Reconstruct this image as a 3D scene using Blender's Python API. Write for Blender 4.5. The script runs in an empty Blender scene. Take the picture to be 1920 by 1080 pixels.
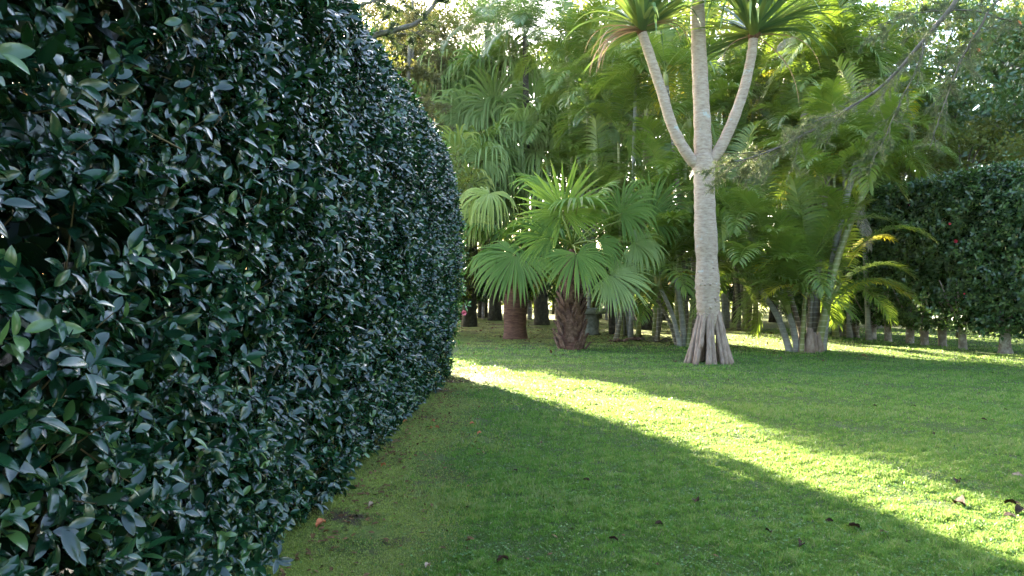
import bpy, math, random
import numpy as np
from mathutils import Vector

# ------------------------------------------------------------------ camera, sky, sun, exposure
SC = bpy.context.scene
COL = SC.collection
EYE = 1.6
F = 1397.0                                  # focal length in pixels of a 1920 wide picture
cam = bpy.data.cameras.new('camera'); camo = bpy.data.objects.new('camera', cam); COL.objects.link(camo)
camo.location = (0, 0, EYE); camo.rotation_euler = (math.radians(90), 0, 0)
cam.sensor_width = 36; cam.lens = 36 * F / 1920; cam.shift_y = -10 / 1920
cam.clip_start = .05; cam.clip_end = 800
SC.camera = camo

SUN_EL = math.radians(20); SUN_AZ = math.radians(-24)      # 24 degrees left of the view, in front
SUN = np.array([math.sin(SUN_AZ) * math.cos(SUN_EL), math.cos(SUN_AZ) * math.cos(SUN_EL), math.sin(SUN_EL)])
W = bpy.data.worlds.new('World'); SC.world = W; W.use_nodes = True
wn = W.node_tree; wn.nodes.clear()
sky = wn.nodes.new('ShaderNodeTexSky'); sky.sky_type = 'NISHITA'; sky.sun_disc = False
sky.sun_elevation = SUN_EL; sky.sun_rotation = SUN_AZ
sky.altitude = 100; sky.air_density = 1.0; sky.dust_density = 2.2; sky.ozone_density = 0.7
bg = wn.nodes.new('ShaderNodeBackground'); bg.inputs['Strength'].default_value = 0.09
wo = wn.nodes.new('ShaderNodeOutputWorld')
wn.links.new(sky.outputs[0], bg.inputs[0]); wn.links.new(bg.outputs[0], wo.inputs[0])
sl = bpy.data.lights.new('sun', 'SUN'); sl.energy = 5.0; sl.angle = math.radians(.5); sl.color = (1, .88, .68)
so = bpy.data.objects.new('sun', sl); COL.objects.link(so); so.location = (-20, 40, 30)
so.rotation_euler = Vector(SUN).to_track_quat('Z', 'Y').to_euler()
SC.view_settings.view_transform = 'Standard'; SC.view_settings.look = 'None'
SC.view_settings.exposure = 4.0; SC.view_settings.gamma = 1.0
SC.render.engine = 'CYCLES'
SC.cycles.max_bounces = 8; SC.cycles.transmission_bounces = 5; SC.cycles.diffuse_bounces = 4
SC.cycles.glossy_bounces = 2; SC.cycles.transparent_max_bounces = 4
SC.cycles.caustics_reflective = False; SC.cycles.caustics_refractive = False
SC.cycles.sample_clamp_indirect = 6
SC.cycles.denoising_prefilter = 'NONE'; SC.cycles.denoising_input_passes = 'RGB_ALBEDO_NORMAL'

rng = np.random.default_rng(7)
random.seed(7)
def P(px, py, Y): return np.array([(px - 960) / F * Y, Y, EYE - (py - 530) / F * Y])

# ------------------------------------------------------------------ materials
def new_mat(name):
    m = bpy.data.materials.new(name); m.use_nodes = True
    n = m.node_tree; n.nodes.clear()
    return m, n.nodes, n.links
def ramp(nd, stops):
    r = nd.new('ShaderNodeValToRGB'); e = r.color_ramp.elements
    while len(e) > 1: e.remove(e[0])
    e[0].position = stops[0][0]; e[0].color = (*stops[0][1], 1)
    for p, c in stops[1:]:
        k = e.new(p); k.color = (*c, 1)
    return r
def noise(nd, lk, scale, detail=4, rough=.6, coord='Object', vscale=None):
    t = nd.new('ShaderNodeTexCoord'); n = nd.new('ShaderNodeTexNoise')
    n.inputs['Scale'].default_value = scale; n.inputs['Detail'].default_value = detail; n.inputs['Roughness'].default_value = rough
    if vscale:
        mp = nd.new('ShaderNodeMapping'); mp.inputs['Scale'].default_value = vscale
        lk.new(t.outputs[coord], mp.inputs[0]); lk.new(mp.outputs[0], n.inputs['Vector'])
    else: lk.new(t.outputs[coord], n.inputs['Vector'])
    return n
def leaf_mat(name, stops, trans, tcol, rough=.4, spec=.5, veins=0):
    """thin leaf: colour varies leaf by leaf (attribute rnd), light passes through"""
    m, nd, lk = new_mat(name)
    at = nd.new('ShaderNodeAttribute'); at.attribute_name = 'rnd'
    ns = noise(nd, lk, 1.3, 2, coord='Object')
    mx = nd.new('ShaderNodeMath'); mx.operation = 'MULTIPLY_ADD'; mx.inputs[1].default_value = .7; mx.inputs[2].default_value = -.2
    ad = nd.new('ShaderNodeMath'); ad.operation = 'ADD'
    lk.new(ns.outputs['Fac'], mx.inputs[0]); lk.new(at.outputs['Fac'], ad.inputs[0]); lk.new(mx.outputs[0], ad.inputs[1])
    r = ramp(nd, stops); lk.new(ad.outputs[0], r.inputs[0])
    p = nd.new('ShaderNodeBsdfPrincipled'); p.inputs['Roughness'].default_value = rough
    p.inputs['Specular IOR Level'].default_value = spec
    lk.new(r.outputs[0], p.inputs['Base Color'])
    if veins:
        b = nd.new('ShaderNodeBump'); b.inputs['Strength'].default_value = veins; b.inputs['Distance'].default_value = .004
        n2 = noise(nd, lk, 60, 2); lk.new(n2.outputs['Fac'], b.inputs['Height']); lk.new(b.outputs[0], p.inputs['Normal'])
    t = nd.new('ShaderNodeBsdfTranslucent')
    tm = nd.new('ShaderNodeMix'); tm.data_type = 'RGBA'; tm.blend_type = 'MIX'; tm.inputs[0].default_value = .55
    lk.new(r.outputs[0], tm.inputs[6]); tm.inputs[7].default_value = (*tcol, 1)
    lk.new(tm.outputs[2], t.inputs[0])
    s = nd.new('ShaderNodeMixShader'); s.inputs[0].default_value = trans
    o = nd.new('ShaderNodeOutputMaterial')
    lk.new(p.outputs[0], s.inputs[1]); lk.new(t.outputs[0], s.inputs[2]); lk.new(s.outputs[0], o.inputs[0])
    return m
def bark_mat(name, stops, scale=6, ring=0, ringcol=None, bump=.5, rough=.85, vscale=(1, 1, 1), dist=.02, ringscale=7, lichen=None):
    m, nd, lk = new_mat(name)
    n = noise(nd, lk, scale, 6, .65, vscale=vscale)
    r = ramp(nd, stops); lk.new(n.outputs['Fac'], r.inputs[0])
    p = nd.new('ShaderNodeBsdfPrincipled'); p.inputs['Roughness'].default_value = rough; p.inputs['Specular IOR Level'].default_value = .25
    col = r.outputs[0]; h = n.outputs['Fac']
    if ring:
        t = nd.new('ShaderNodeTexCoord'); w = nd.new('ShaderNodeTexWave'); w.wave_type = 'BANDS'; w.bands_direction = 'Z'
        w.inputs['Scale'].default_value = ringscale; w.inputs['Distortion'].default_value = .9; w.inputs['Detail'].default_value = 2
        w.inputs['Detail Scale'].default_value = 2.0
        lk.new(t.outputs['Object'], w.inputs['Vector'])
        rr = ramp(nd, [(.80, (0, 0, 0)), (.95, (1, 1, 1))]); lk.new(w.outputs['Fac'], rr.inputs[0])
        mm = nd.new('ShaderNodeMath'); mm.operation = 'MULTIPLY'; mm.inputs[1].default_value = ring; lk.new(rr.outputs[0], mm.inputs[0])
        mx = nd.new('ShaderNodeMix'); mx.data_type = 'RGBA'; lk.new(mm.outputs[0], mx.inputs[0]); lk.new(col, mx.inputs[6])
        mx.inputs[7].default_value = (*ringcol, 1); col = mx.outputs[2]
        ha = nd.new('ShaderNodeMath'); ha.operation = 'ADD'; lk.new(n.outputs['Fac'], ha.inputs[0]); lk.new(mm.outputs[0], ha.inputs[1]); h = ha.outputs[0]
    if lichen:
        n3 = noise(nd, lk, lichen[0], 5, .7); r3 = ramp(nd, [(lichen[1], (0, 0, 0)), (lichen[1] + .08, (1, 1, 1))]); lk.new(n3.outputs['Fac'], r3.inputs[0])
        mx = nd.new('ShaderNodeMix'); mx.data_type = 'RGBA'; lk.new(r3.outputs[0], mx.inputs[0]); lk.new(col, mx.inputs[6])
        mx.inputs[7].default_value = (*lichen[2], 1); col = mx.outputs[2]
    b = nd.new('ShaderNodeBump'); b.inputs['Strength'].default_value = bump; b.inputs['Distance'].default_value = dist
    lk.new(h, b.inputs['Height']); lk.new(b.outputs[0], p.inputs['Normal']); lk.new(col, p.inputs['Base Color'])
    o = nd.new('ShaderNodeOutputMaterial'); lk.new(p.outputs[0], o.inputs[0])
    return m

M = {}
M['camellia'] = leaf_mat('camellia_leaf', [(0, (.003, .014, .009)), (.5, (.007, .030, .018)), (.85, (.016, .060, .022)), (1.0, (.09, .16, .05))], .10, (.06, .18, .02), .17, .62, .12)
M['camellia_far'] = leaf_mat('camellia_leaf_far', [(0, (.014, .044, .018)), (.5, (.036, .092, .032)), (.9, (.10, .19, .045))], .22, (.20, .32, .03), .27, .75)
M['fan'] = leaf_mat('fan_palm_leaf', [(0, (.040, .095, .018)), (.5, (.085, .165, .026)), (.9, (.16, .25, .05)), (1.1, (.22, .22, .08))], .36, (.24, .38, .04), .55, .3)
M['fan_droop'] = leaf_mat('drooping_fan_leaf', [(0, (.05, .10, .018)), (.5, (.12, .18, .034)), (1, (.26, .34, .11))], .34, (.24, .36, .03), .45, .4)
M['fan_light'] = leaf_mat('pale_fan_leaf', [(0, (.12, .20, .04)), (.5, (.24, .31, .06)), (1, (.42, .44, .13))], .38, (.35, .42, .05), .45, .4)
M['areca'] = leaf_mat('areca_leaf', [(0, (.035, .085, .020)), (.5, (.075, .14, .026)), (.9, (.16, .21, .032)), (1.1, (.2, .24, .04))], .36, (.26, .38, .02), .38, .5)
M['areca_yellow'] = leaf_mat('yellow_areca_leaf', [(0, (.16, .20, .02)), (.5, (.32, .32, .025)), (1, (.5, .44, .04))], .45, (.62, .56, .03), .45, .4)
M['areca_dry'] = leaf_mat('dry_areca_leaf', [(0, (.10, .08, .05)), (.5, (.17, .14, .09)), (1, (.26, .22, .16))], .15, (.4, .3, .15), .7, .3)
M['blue_palm'] = leaf_mat('blue_green_palm_leaf', [(0, (.035, .085, .04)), (.5, (.07, .13, .055)), (1, (.14, .19, .07))], .3, (.2, .34, .05), .35, .55)
M['pandanus'] = leaf_mat('pandanus_leaf', [(0, (.03, .075, .045)), (.5, (.05, .115, .05)), (.8, (.11, .18, .05)), (1.1, (.26, .30, .07))], .2, (.22, .34, .05), .33, .5)
M['dead'] = leaf_mat('dead_leaf_brown', [(0, (.14, .085, .06)), (.5, (.24, .16, .12)), (1, (.36, .26, .20))], .22, (.5, .3, .15), .7, .25)
M['clover'] = leaf_mat('clover_leaf', [(0, (.04, .10, .025)), (.5, (.08, .17, .04)), (1, (.15, .24, .08))], .3, (.2, .4, .06), .5, .35)
M['needle'] = leaf_mat('conifer_needles', [(0, (.04, .065, .03)), (.5, (.08, .12, .05)), (1, (.17, .19, .08))], .25, (.18, .20, .06), .55, .3)
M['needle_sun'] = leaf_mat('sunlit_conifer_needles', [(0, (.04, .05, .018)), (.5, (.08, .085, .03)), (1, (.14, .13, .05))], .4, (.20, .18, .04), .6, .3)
M['needle_dark'] = leaf_mat('dark_conifer_needles', [(0, (.015, .028, .016)), (.5, (.03, .05, .026)), (1, (.06, .085, .04))], .2, (.12, .18, .03), .55, .3)
M['tree'] = leaf_mat('tree_leaf', [(0, (.018, .04, .010)), (.5, (.045, .08, .016)), (1, (.11, .14, .026))], .36, (.22, .27, .02), .45, .4)
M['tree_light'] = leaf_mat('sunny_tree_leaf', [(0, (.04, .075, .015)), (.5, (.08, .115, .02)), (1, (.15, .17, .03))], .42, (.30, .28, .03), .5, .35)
M['broad'] = leaf_mat('glossy_broad_leaf', [(0, (.018, .055, .026)), (.5, (.042, .105, .038)), (1, (.12, .20, .05))], .28, (.3, .4, .04), .3, .65)
M['pandanus_bark'] = bark_mat('pandanus_bark', [(.25, (.20, .135, .10)), (.5, (.38, .29, .225)), (.75, (.50, .42, .34))], 9, .28, (.20, .13, .095), .6, .8, (1, 1, 3.5), .012, 16, lichen=(3.2, .62, (.40, .42, .40)))
M['prop_root'] = bark_mat('prop_root_bark', [(.25, (.14, .09, .065)), (.5, (.26, .185, .145)), (.75, (.36, .29, .24))], 7, 0, None, .6, .85, (2, 2, .8), .012, lichen=(6, .66, (.36, .38, .37)))
M['areca_stem'] = bark_mat('ringed_stem', [(.25, (.07, .055, .04)), (.5, (.13, .11, .075)), (.75, (.23, .20, .15))], 5, .5, (.36, .33, .26), .35, .7, (1, 1, 1), .008, 2.6)
M['areca_stem_grey'] = bark_mat('grey_ringed_stem', [(.25, (.12, .11, .10)), (.5, (.22, .21, .19)), (.75, (.34, .33, .30))], 5, .4, (.36, .34, .30), .35, .7, (1, 1, 1), .008, 2.6)
M['areca_green'] = bark_mat('green_ringed_stem', [(.25, (.10, .12, .04)), (.5, (.19, .20, .07)), (.75, (.30, .28, .12))], 3, .5, (.42, .40, .26), .25, .5, (1, 1, 1), .006, 2.4)
M['crownshaft'] = bark_mat('smooth_sheath', [(.3, (.16, .20, .06)), (.7, (.34, .32, .12))], 2, 0, None, .1, .45)
M['red_trunk'] = bark_mat('reddish_fibrous_trunk', [(.25, (.05, .025, .018)), (.5, (.14, .065, .045)), (.75, (.24, .13, .09))], 5, .35, (.06, .03, .022), .9, .9, (1, 1, 5), .03, 11)
M['dark_trunk'] = bark_mat('dark_mossy_trunk', [(.25, (.02, .017, .012)), (.5, (.05, .042, .03)), (.75, (.11, .10, .07))], 9, 0, None, 1, .95, (1, 1, 1), .03)
M['boot'] = bark_mat('old_leaf_base', [(.25, (.05, .025, .02)), (.5, (.13, .07, .05)), (.75, (.26, .17, .13))], 12, 0, None, .8, .9, (1, 1, 1), .02)
M['fibre'] = bark_mat('brown_fibre', [(.25, (.06, .03, .018)), (.5, (.14, .07, .04)), (.75, (.22, .12, .07))], 18, 0, None, .9, .95, (3, 3, .5), .02)
M['petiole'] = bark_mat('petiole_green', [(.3, (.10, .15, .03)), (.7, (.24, .26, .06))], 5, 0, None, .1, .5)
M['branch'] = bark_mat('tree_branch', [(.25, (.06, .048, .04)), (.5, (.13, .11, .09)), (.75, (.25, .22, .19))], 8, 0, None, .8, .9, (1, 1, 1), .02)
M['branch_pale'] = bark_mat('pale_branch', [(.25, (.06, .048, .038)), (.5, (.11, .095, .075)), (.75, (.19, .165, .135))], 12, 0, None, .8, .9, (1, 1, 1), .01)
M['hedge_trunk'] = bark_mat('hedge_trunk_bark', [(.3, (.10, .08, .065)), (.5, (.20, .165, .14)), (.7, (.40, .37, .34))], 6, 0, None, .7, .9, (1, 1, 1), .015, lichen=(5, .58, (.45, .44, .42)))
M['twig'] = bark_mat('brown_twig', [(.3, (.09, .055, .03)), (.7, (.20, .14, .07))], 20, 0, None, .3, .8)
M['stone'] = bark_mat('weathered_stone', [(.25, (.07, .07, .06)), (.5, (.15, .15, .13)), (.75, (.26, .26, .24))], 8, 0, None, .6, .9, (1, 1, 1), .01, lichen=(4, .6, (.10, .12, .06)))
def plain(name, stops, rough=.7, scale=30, trans=0):
    m, nd, lk = new_mat(name); n = noise(nd, lk, scale, 3); r = ramp(nd, stops); lk.new(n.outputs['Fac'], r.inputs[0])
    p = nd.new('ShaderNodeBsdfPrincipled'); p.inputs['Roughness'].default_value = rough; p.inputs['Specular IOR Level'].default_value = .15; lk.new(r.outputs[0], p.inputs['Base Color'])
    o = nd.new('ShaderNodeOutputMaterial'); lk.new(p.outputs[0], o.inputs[0]); return m
M['pink'] = plain('pink_petal', [(.3, (.62, .10, .16)), (.7, (.80, .26, .32))], .6)
M['red'] = plain('red_petal', [(.3, (.50, .03, .05)), (.7, (.68, .07, .09))], .6)
M['orange'] = plain('orange_petal', [(.3, (.55, .16, .05)), (.7, (.72, .30, .12))], .7)
M['fallen_orange'] = plain('wilted_orange_petal', [(.3, (.35, .09, .04)), (.7, (.55, .22, .12))], .8)
M['fallen_brown'] = plain('dry_brown_leaf', [(.3, (.022, .011, .008)), (.7, (.07, .04, .026))], .8)
M['crumb'] = plain('leaf_crumb', [(.3, (.04, .02, .01)), (.7, (.20, .11, .05))], .8)
M['fallen_tan'] = plain('dry_tan_leaf', [(.3, (.22, .14, .10)), (.7, (.40, .29, .22))], .8)

# ------------------------------------------------------------------ mesh helpers
def mesh_np(name, V, Fc, rnd=None, smooth=True):
    """V (n,3); Fc list of int arrays (k,3) or (k,4)"""
    me = bpy.data.meshes.new(name)
    V = np.ascontiguousarray(V, dtype=np.float32)
    me.vertices.add(len(V)); me.vertices.foreach_set('co', V.ravel())
    Fc = [f for f in Fc if len(f)]
    idx = np.concatenate([np.asarray(f, dtype=np.int32).ravel() for f in Fc])
    sizes = np.concatenate([np.full(len(f), f.shape[1], dtype=np.int32) for f in Fc])
    start = np.concatenate([[0], np.cumsum(sizes)[:-1]]).astype(np.int32)
    me.loops.add(len(idx)); me.loops.foreach_set('vertex_index', idx)
    me.polygons.add(len(sizes)); me.polygons.foreach_set('loop_start', start)
    if smooth: me.polygons.foreach_set('use_smooth', np.ones(len(sizes), dtype=bool))
    else: me.polygons.foreach_set('use_smooth', np.zeros(len(sizes), dtype=bool))
    me.update(calc_edges=True)
    if rnd is not None:
        a = me.attributes.new('rnd', 'FLOAT', 'POINT'); a.data.foreach_set('value', np.ascontiguousarray(rnd, dtype=np.float32))
    return me
def link(name, me, mat, parent=None, loc=None):
    o = bpy.data.objects.new(name, me); COL.objects.link(o)
    if mat is not None and me is not None and not me.materials: me.materials.append(M[mat] if isinstance(mat, str) else mat)
    if parent is not None: o.parent = parent
    if loc is not None: o.location = loc
    return o
def thing(name, label, cat, loc=(0, 0, 0), group=None, rz=0):
    o = bpy.data.objects.new(name, None); COL.objects.link(o); o.location = tuple(loc); o.rotation_euler = (0, 0, rz)
    o.empty_display_size = .2
    o['label'] = label; o['category'] = cat
    if group: o['group'] = group
    return o
def tag(o, label, cat, group=None):
    o['label'] = label; o['category'] = cat
    if group: o['group'] = group
    return o
def nrm(v): return v / np.maximum(np.linalg.norm(v, axis=-1, keepdims=True), 1e-9)
class MB:
    """collects pieces of one mesh"""
    def __init__(s): s.V = []; s.Q = []; s.T = []; s.R = []; s.n = 0
    def add(s, V, Q=None, T=None, r=.5):
        V = np.asarray(V, float); s.V.append(V)
        if Q is not None and len(Q): s.Q.append(np.asarray(Q) + s.n)
        if T is not None and len(T): s.T.append(np.asarray(T) + s.n)
        s.R.append(np.full(len(V), r) if np.isscalar(r) else r); s.n += len(V)
    def mesh(s, name, smooth=True):
        f = []
        if s.Q: f.append(np.concatenate(s.Q))
        if s.T: f.append(np.concatenate(s.T))
        return mesh_np(name, np.concatenate(s.V), f, np.concatenate(s.R), smooth)
def smooth_path(pts, n):
    """Catmull-Rom through pts"""
    pts = np.asarray(pts, float)
    if len(pts) == 2: return pts[0] + (pts[1] - pts[0]) * np.linspace(0, 1, n)[:, None]
    p = np.vstack([2 * pts[0] - pts[1], pts, 2 * pts[-1] - pts[-2]])
    t = np.linspace(0, len(pts) - 1 - 1e-6, n); i = t.astype(int); u = (t - i)[:, None]
    a, b, c, d = p[i], p[i + 1], p[i + 2], p[i + 3]
    return .5 * (2 * b + (c - a) * u + (2 * a - 5 * b + 4 * c - d) * u ** 2 + (3 * b - a - 3 * c + d) * u ** 3)
def tube(mb, pts, rad, sides=8, r=.5, cap=True, lump=0, seed=0):
    pts = np.asarray(pts, float); k = len(pts); rad = np.broadcast_to(np.asarray(rad, float), (k,))
    tan = nrm(np.gradient(pts, axis=0))
    ref = np.array([0, 0, 1.]) if abs(tan[0][2]) < .9 else np.array([1., 0, 0])
    N = np.zeros((k, 3)); n = nrm(np.cross(tan[0], ref))
    for i in range(k):
        n = nrm(n - tan[i] * np.dot(n, tan[i])); N[i] = n
    B = np.cross(tan, N)
    a = np.linspace(0, 2 * np.pi, sides, endpoint=False)
    rr = rad[:, None] * np.ones((1, sides))
    if lump:
        g = np.random.default_rng(seed)
        rr = rr * (1 + lump * np.convolve(g.normal(size=k + 4), [.3, .5, .7, .5, .3], 'valid')[:, None] * .5 + lump * g.normal(size=(k, sides)) * .5)
    V = pts[:, None] + N[:, None] * (np.cos(a) * rr)[..., None] + B[:, None] * (np.sin(a) * rr)[..., None]
    V = V.reshape(-1, 3)
    i, j = np.meshgrid(np.arange(k - 1), np.arange(sides), indexing='ij'); j2 = (j + 1) % sides
    Q = np.stack([i * sides + j, i * sides + j2, (i + 1) * sides + j2, (i + 1) * sides + j], -1).reshape(-1, 4)
    T = []
    if cap:
        V = np.vstack([V, pts[0], pts[-1]]); c0, c1 = k * sides, k * sides + 1
        T = [[c0, (q + 1) % sides, q] for q in range(sides)] + [[c1, (k - 1) * sides + q, (k - 1) * sides + (q + 1) % sides] for q in range(sides)]
    mb.add(V, Q, T, r)
def tube_obj(name, pts, rad, mat, parent=None, sides=8, **kw):
    mb = MB(); tube(mb, pts, rad, sides, **kw); return link(name, mb.mesh(name), mat, parent)

# leaf templates: length along +Y from 0 to 1, normal +Z
def tmpl_leaf(nl, wide, fold=.25, curl=.18, cols=2):
    t = np.linspace(0, 1, nl + 1); w = wide * np.sin(np.pi * np.clip(t, 0, 1) ** .9) ** .68 * .5; w[0] = .015; w[-1] = .008
    V = []
    for a, b in zip(t, w):
        z = -curl * (a ** 2)
        V += [(-b, a, z + fold * b), (0, a, z), (b, a, z + fold * b)]
    Q = []
    for i in range(nl):
        for j in range(2): Q.append([i * 3 + j, i * 3 + j + 1, (i + 1) * 3 + j + 1, (i + 1) * 3 + j])
    return np.array(V), np.array(Q)
T_NEAR = tmpl_leaf(6, .44, .32, .22)
T_MID = tmpl_leaf(3, .47)
T_FAR = (np.array([(-.0, 0, 0), (.27, .5, .04), (0, 1, -.12), (-.27, .5, .04), ]), np.array([[0, 1, 2, 3]]))
T_NEEDLE = (np.array([(-.03, 0, 0), (.03, 0, 0), (.0, 1, 0)]), np.array([[0, 1, 2]]))
def scatter(tmpl, pos, d, n, size, rnd):
    """pos,d,n (N,3); size (N,) -> V,F,R"""
    TV, TF = tmpl; N = len(pos)
    d = nrm(d); x = nrm(np.cross(d, n)); n = np.cross(x, d)
    Mx = np.stack([x, d, n], 1) * size[:, None, None]
    V = np.einsum('kc,ncd->nkd', TV, Mx) + pos[:, None]
    Fc = TF[None] + (np.arange(N) * len(TV))[:, None, None]
    return V.reshape(-1, 3), Fc.reshape(-1, TF.shape[1]), np.repeat(rnd, len(TV))
def snoise(p, s, seed=0, oct=3):
    """smooth pseudo noise for numpy points, about -1..1"""
    g = np.random.default_rng(seed); out = 0; amp = 1; tot = 0
    for o in range(oct):
        for _ in range(3):
            k = nrm(g.normal(size=p.shape[-1])) * s * 2 ** o * g.uniform(.7, 1.3); out = out + amp * np.sin(p @ k * 2 * np.pi + g.uniform(0, 6.28))
            tot += amp
        amp *= .6
    return out / tot * 1.8

# ------------------------------------------------------------------ where the sun gets through (gaps in the canopy)
def pip(x, y, poly):
    ins = np.zeros(x.shape, bool); n = len(poly)
    for i in range(n):
        x0, y0 = poly[i]; x1, y1 = poly[(i + 1) % n]
        c = ((y0 > y) != (y1 > y)) & (x < (x1 - x0) * (y - y0) / (y1 - y0 + 1e-12) + x0); ins ^= c
    return ins
GAPS = [[(-3.0, 13.6), (-1.1, 12.2), (.9, 8.94), (2.65, 5.45), (2.9, 4.0), (4.4, 1.0), (7.2, 0), (4.1, 3.4), (3.1, 5.6), (2.75, 7.2), (2.6, 9.6), (1.6, 12.0), (-.4, 13.6)],
        [(5.2, 18.0), (7.2, 16.7), (8.3, 15.6), (9.5, 14.1), (10.8, 12.8), (11.9, 15.0), (11.0, 16.8), (9.7, 18.6), (8.2, 20.0), (7.7, 21.9), (6.5, 23.9), (5.6, 22.2)],
        [(12, 29), (20, 20), (24, 14), (16, 12), (12.6, 16.2), (11.6, 22)]]
def in_gap(p, which=(0, 1)):
    p = np.atleast_2d(p); k = p[:, 2] / SUN[2]
    gx = p[:, 0] - SUN[0] * k; gy = p[:, 1] - SUN[1] * k
    r = np.zeros(len(p), bool)
    for i in which: r |= pip(gx, gy, GAPS[i])
    return r

# ------------------------------------------------------------------ ground
def ground_h(x, y):
    q = np.stack([x, y], -1)
    return .018 * snoise(q, .35, 3, 3) * np.clip((y - 1) / 4, 0, 1)
xs = np.concatenate([np.linspace(-160, -12, 20)[:-1], np.linspace(-12, 16, 190), np.linspace(16, 160, 20)[1:]])
ys = np.concatenate([np.linspace(-60, -2, 12)[:-1], np.linspace(-2, 26, 200), np.linspace(26, 260, 30)[1:]])
X, Y = np.meshgrid(xs, ys); Z = ground_h(X, Y)
gi, gj = np.meshgrid(np.arange(len(ys) - 1), np.arange(len(xs) - 1), indexing='ij'); nx = len(xs)
GQ = np.stack([gi * nx + gj, gi * nx + gj + 1, (gi + 1) * nx + gj + 1, (gi + 1) * nx + gj], -1).reshape(-1, 4)
def moss_amount(x, y):
    """1 = moss (beside the left hedge and under the palms), 0 = lawn"""
    q = np.stack([x, y], -1); nz = snoise(q, .45, 11, 3) * .45
    a = np.clip(1.25 - (x + 1.15 + nz) / (.55 + .03 * y), 0, 1) * (y < 13.5)
    edge = 18.4 + np.clip(x - 3.5, 0, 6) * 1.3 * np.clip((x - 3.5) / 1, 0, 1) + nz * 1.2
    b = np.clip((y - edge) / 1.0, 0, 1)
    return np.clip(np.maximum(a, b), 0, 1)
gm = mesh_np('ground', np.stack([X, Y, Z], -1).reshape(-1, 3), [GQ], moss_amount(X, Y).ravel())
m, nd, lk = new_mat('lawn_ground')
at = nd.new('ShaderNodeAttribute'); at.attribute_name = 'rnd'
n1 = noise(nd, lk, 1.6, 6, .65); n2 = noise(nd, lk, 22, 5, .7); n3 = noise(nd, lk, 1.1, 5, .7)
lawn = ramp(nd, [(.3, (.030, .050, .016)), (.5, (.06, .09, .028)), (.7, (.12, .11, .055))]); lk.new(n2.outputs['Fac'], lawn.inputs[0])
moss = ramp(nd, [(.28, (.035, .028, .014)), (.42, (.08, .10, .020)), (.56, (.15, .19, .028)), (.75, (.24, .27, .04))])
mxn = nd.new('ShaderNodeMix'); mxn.data_type = 'FLOAT'; mxn.inputs[0].default_value = .45; lk.new(n1.outputs['Fac'], mxn.inputs[2]); lk.new(n2.outputs['Fac'], mxn.inputs[3]); lk.new(mxn.outputs[0], moss.inputs[0])
mx = nd.new('ShaderNodeMix'); mx.data_type = 'RGBA'; lk.new(at.outputs['Fac'], mx.inputs[0]); lk.new(lawn.outputs[0], mx.inputs[6]); lk.new(moss.outputs[0], mx.inputs[7])
soil = ramp(nd, [(.54, (0, 0, 0)), (.62, (1, 1, 1))]); lk.new(n3.outputs['Fac'], soil.inputs[0])
ms = nd.new('ShaderNodeMath'); ms.operation = 'MULTIPLY'; lk.new(soil.outputs[0], ms.inputs[0]); lk.new(at.outputs['Fac'], ms.inputs[1])
mx2 = nd.new('ShaderNodeMix'); mx2.data_type = 'RGBA'; lk.new(ms.outputs[0], mx2.inputs[0]); lk.new(mx.outputs[2], mx2.inputs[6]); mx2.inputs[7].default_value = (.055, .035, .022, 1)
p = nd.new('ShaderNodeBsdfPrincipled'); p.inputs['Roughness'].default_value = .9; p.inputs['Specular IOR Level'].default_value = .25
lk.new(mx2.outputs[2], p.inputs['Base Color'])
b = nd.new('ShaderNodeBump'); b.inputs['Strength'].default_value = .9; b.inputs['Distance'].default_value = .03; lk.new(n2.outputs['Fac'], b.inputs['Height']); lk.new(b.outputs[0], p.inputs['Normal'])
o = nd.new('ShaderNodeOutputMaterial'); lk.new(p.outputs[0], o.inputs[0])
g = link('ground', gm, m); g['kind'] = 'structure'

# grass blades: one uncountable mass
m, nd, lk = new_mat('grass_blades')
at = nd.new('ShaderNodeAttribute'); at.attribute_name = 'rnd'
r = ramp(nd, [(0, (.034, .105, .018)), (.35, (.062, .195, .014)), (.6, (.105, .25, .030)), (.8, (.20, .26, .085)), (.9, (.32, .29, .18)), (1.0, (.28, .33, .04))])
lk.new(at.outputs['Fac'], r.inputs[0])
p = nd.new('ShaderNodeBsdfPrincipled'); p.inputs['Roughness'].default_value = .5; p.inputs['Specular IOR Level'].default_value = .28; lk.new(r.outputs[0], p.inputs['Base Color'])
t = nd.new('ShaderNodeBsdfTranslucent'); tm = nd.new('ShaderNodeMix'); tm.data_type = 'RGBA'; tm.inputs[0].default_value = .5
lk.new(r.outputs[0], tm.inputs[6]); tm.inputs[7].default_value = (.42, .52, .14, 1); lk.new(tm.outputs[2], t.inputs[0])
s = nd.new('ShaderNodeMixShader'); s.inputs[0].default_value = .38
lk.new(p.outputs[0], s.inputs[1]); lk.new(t.outputs[0], s.inputs[2])
o = nd.new('ShaderNodeOutputMaterial'); lk.new(s.outputs[0], o.inputs[0]); M['grass'] = m

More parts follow.
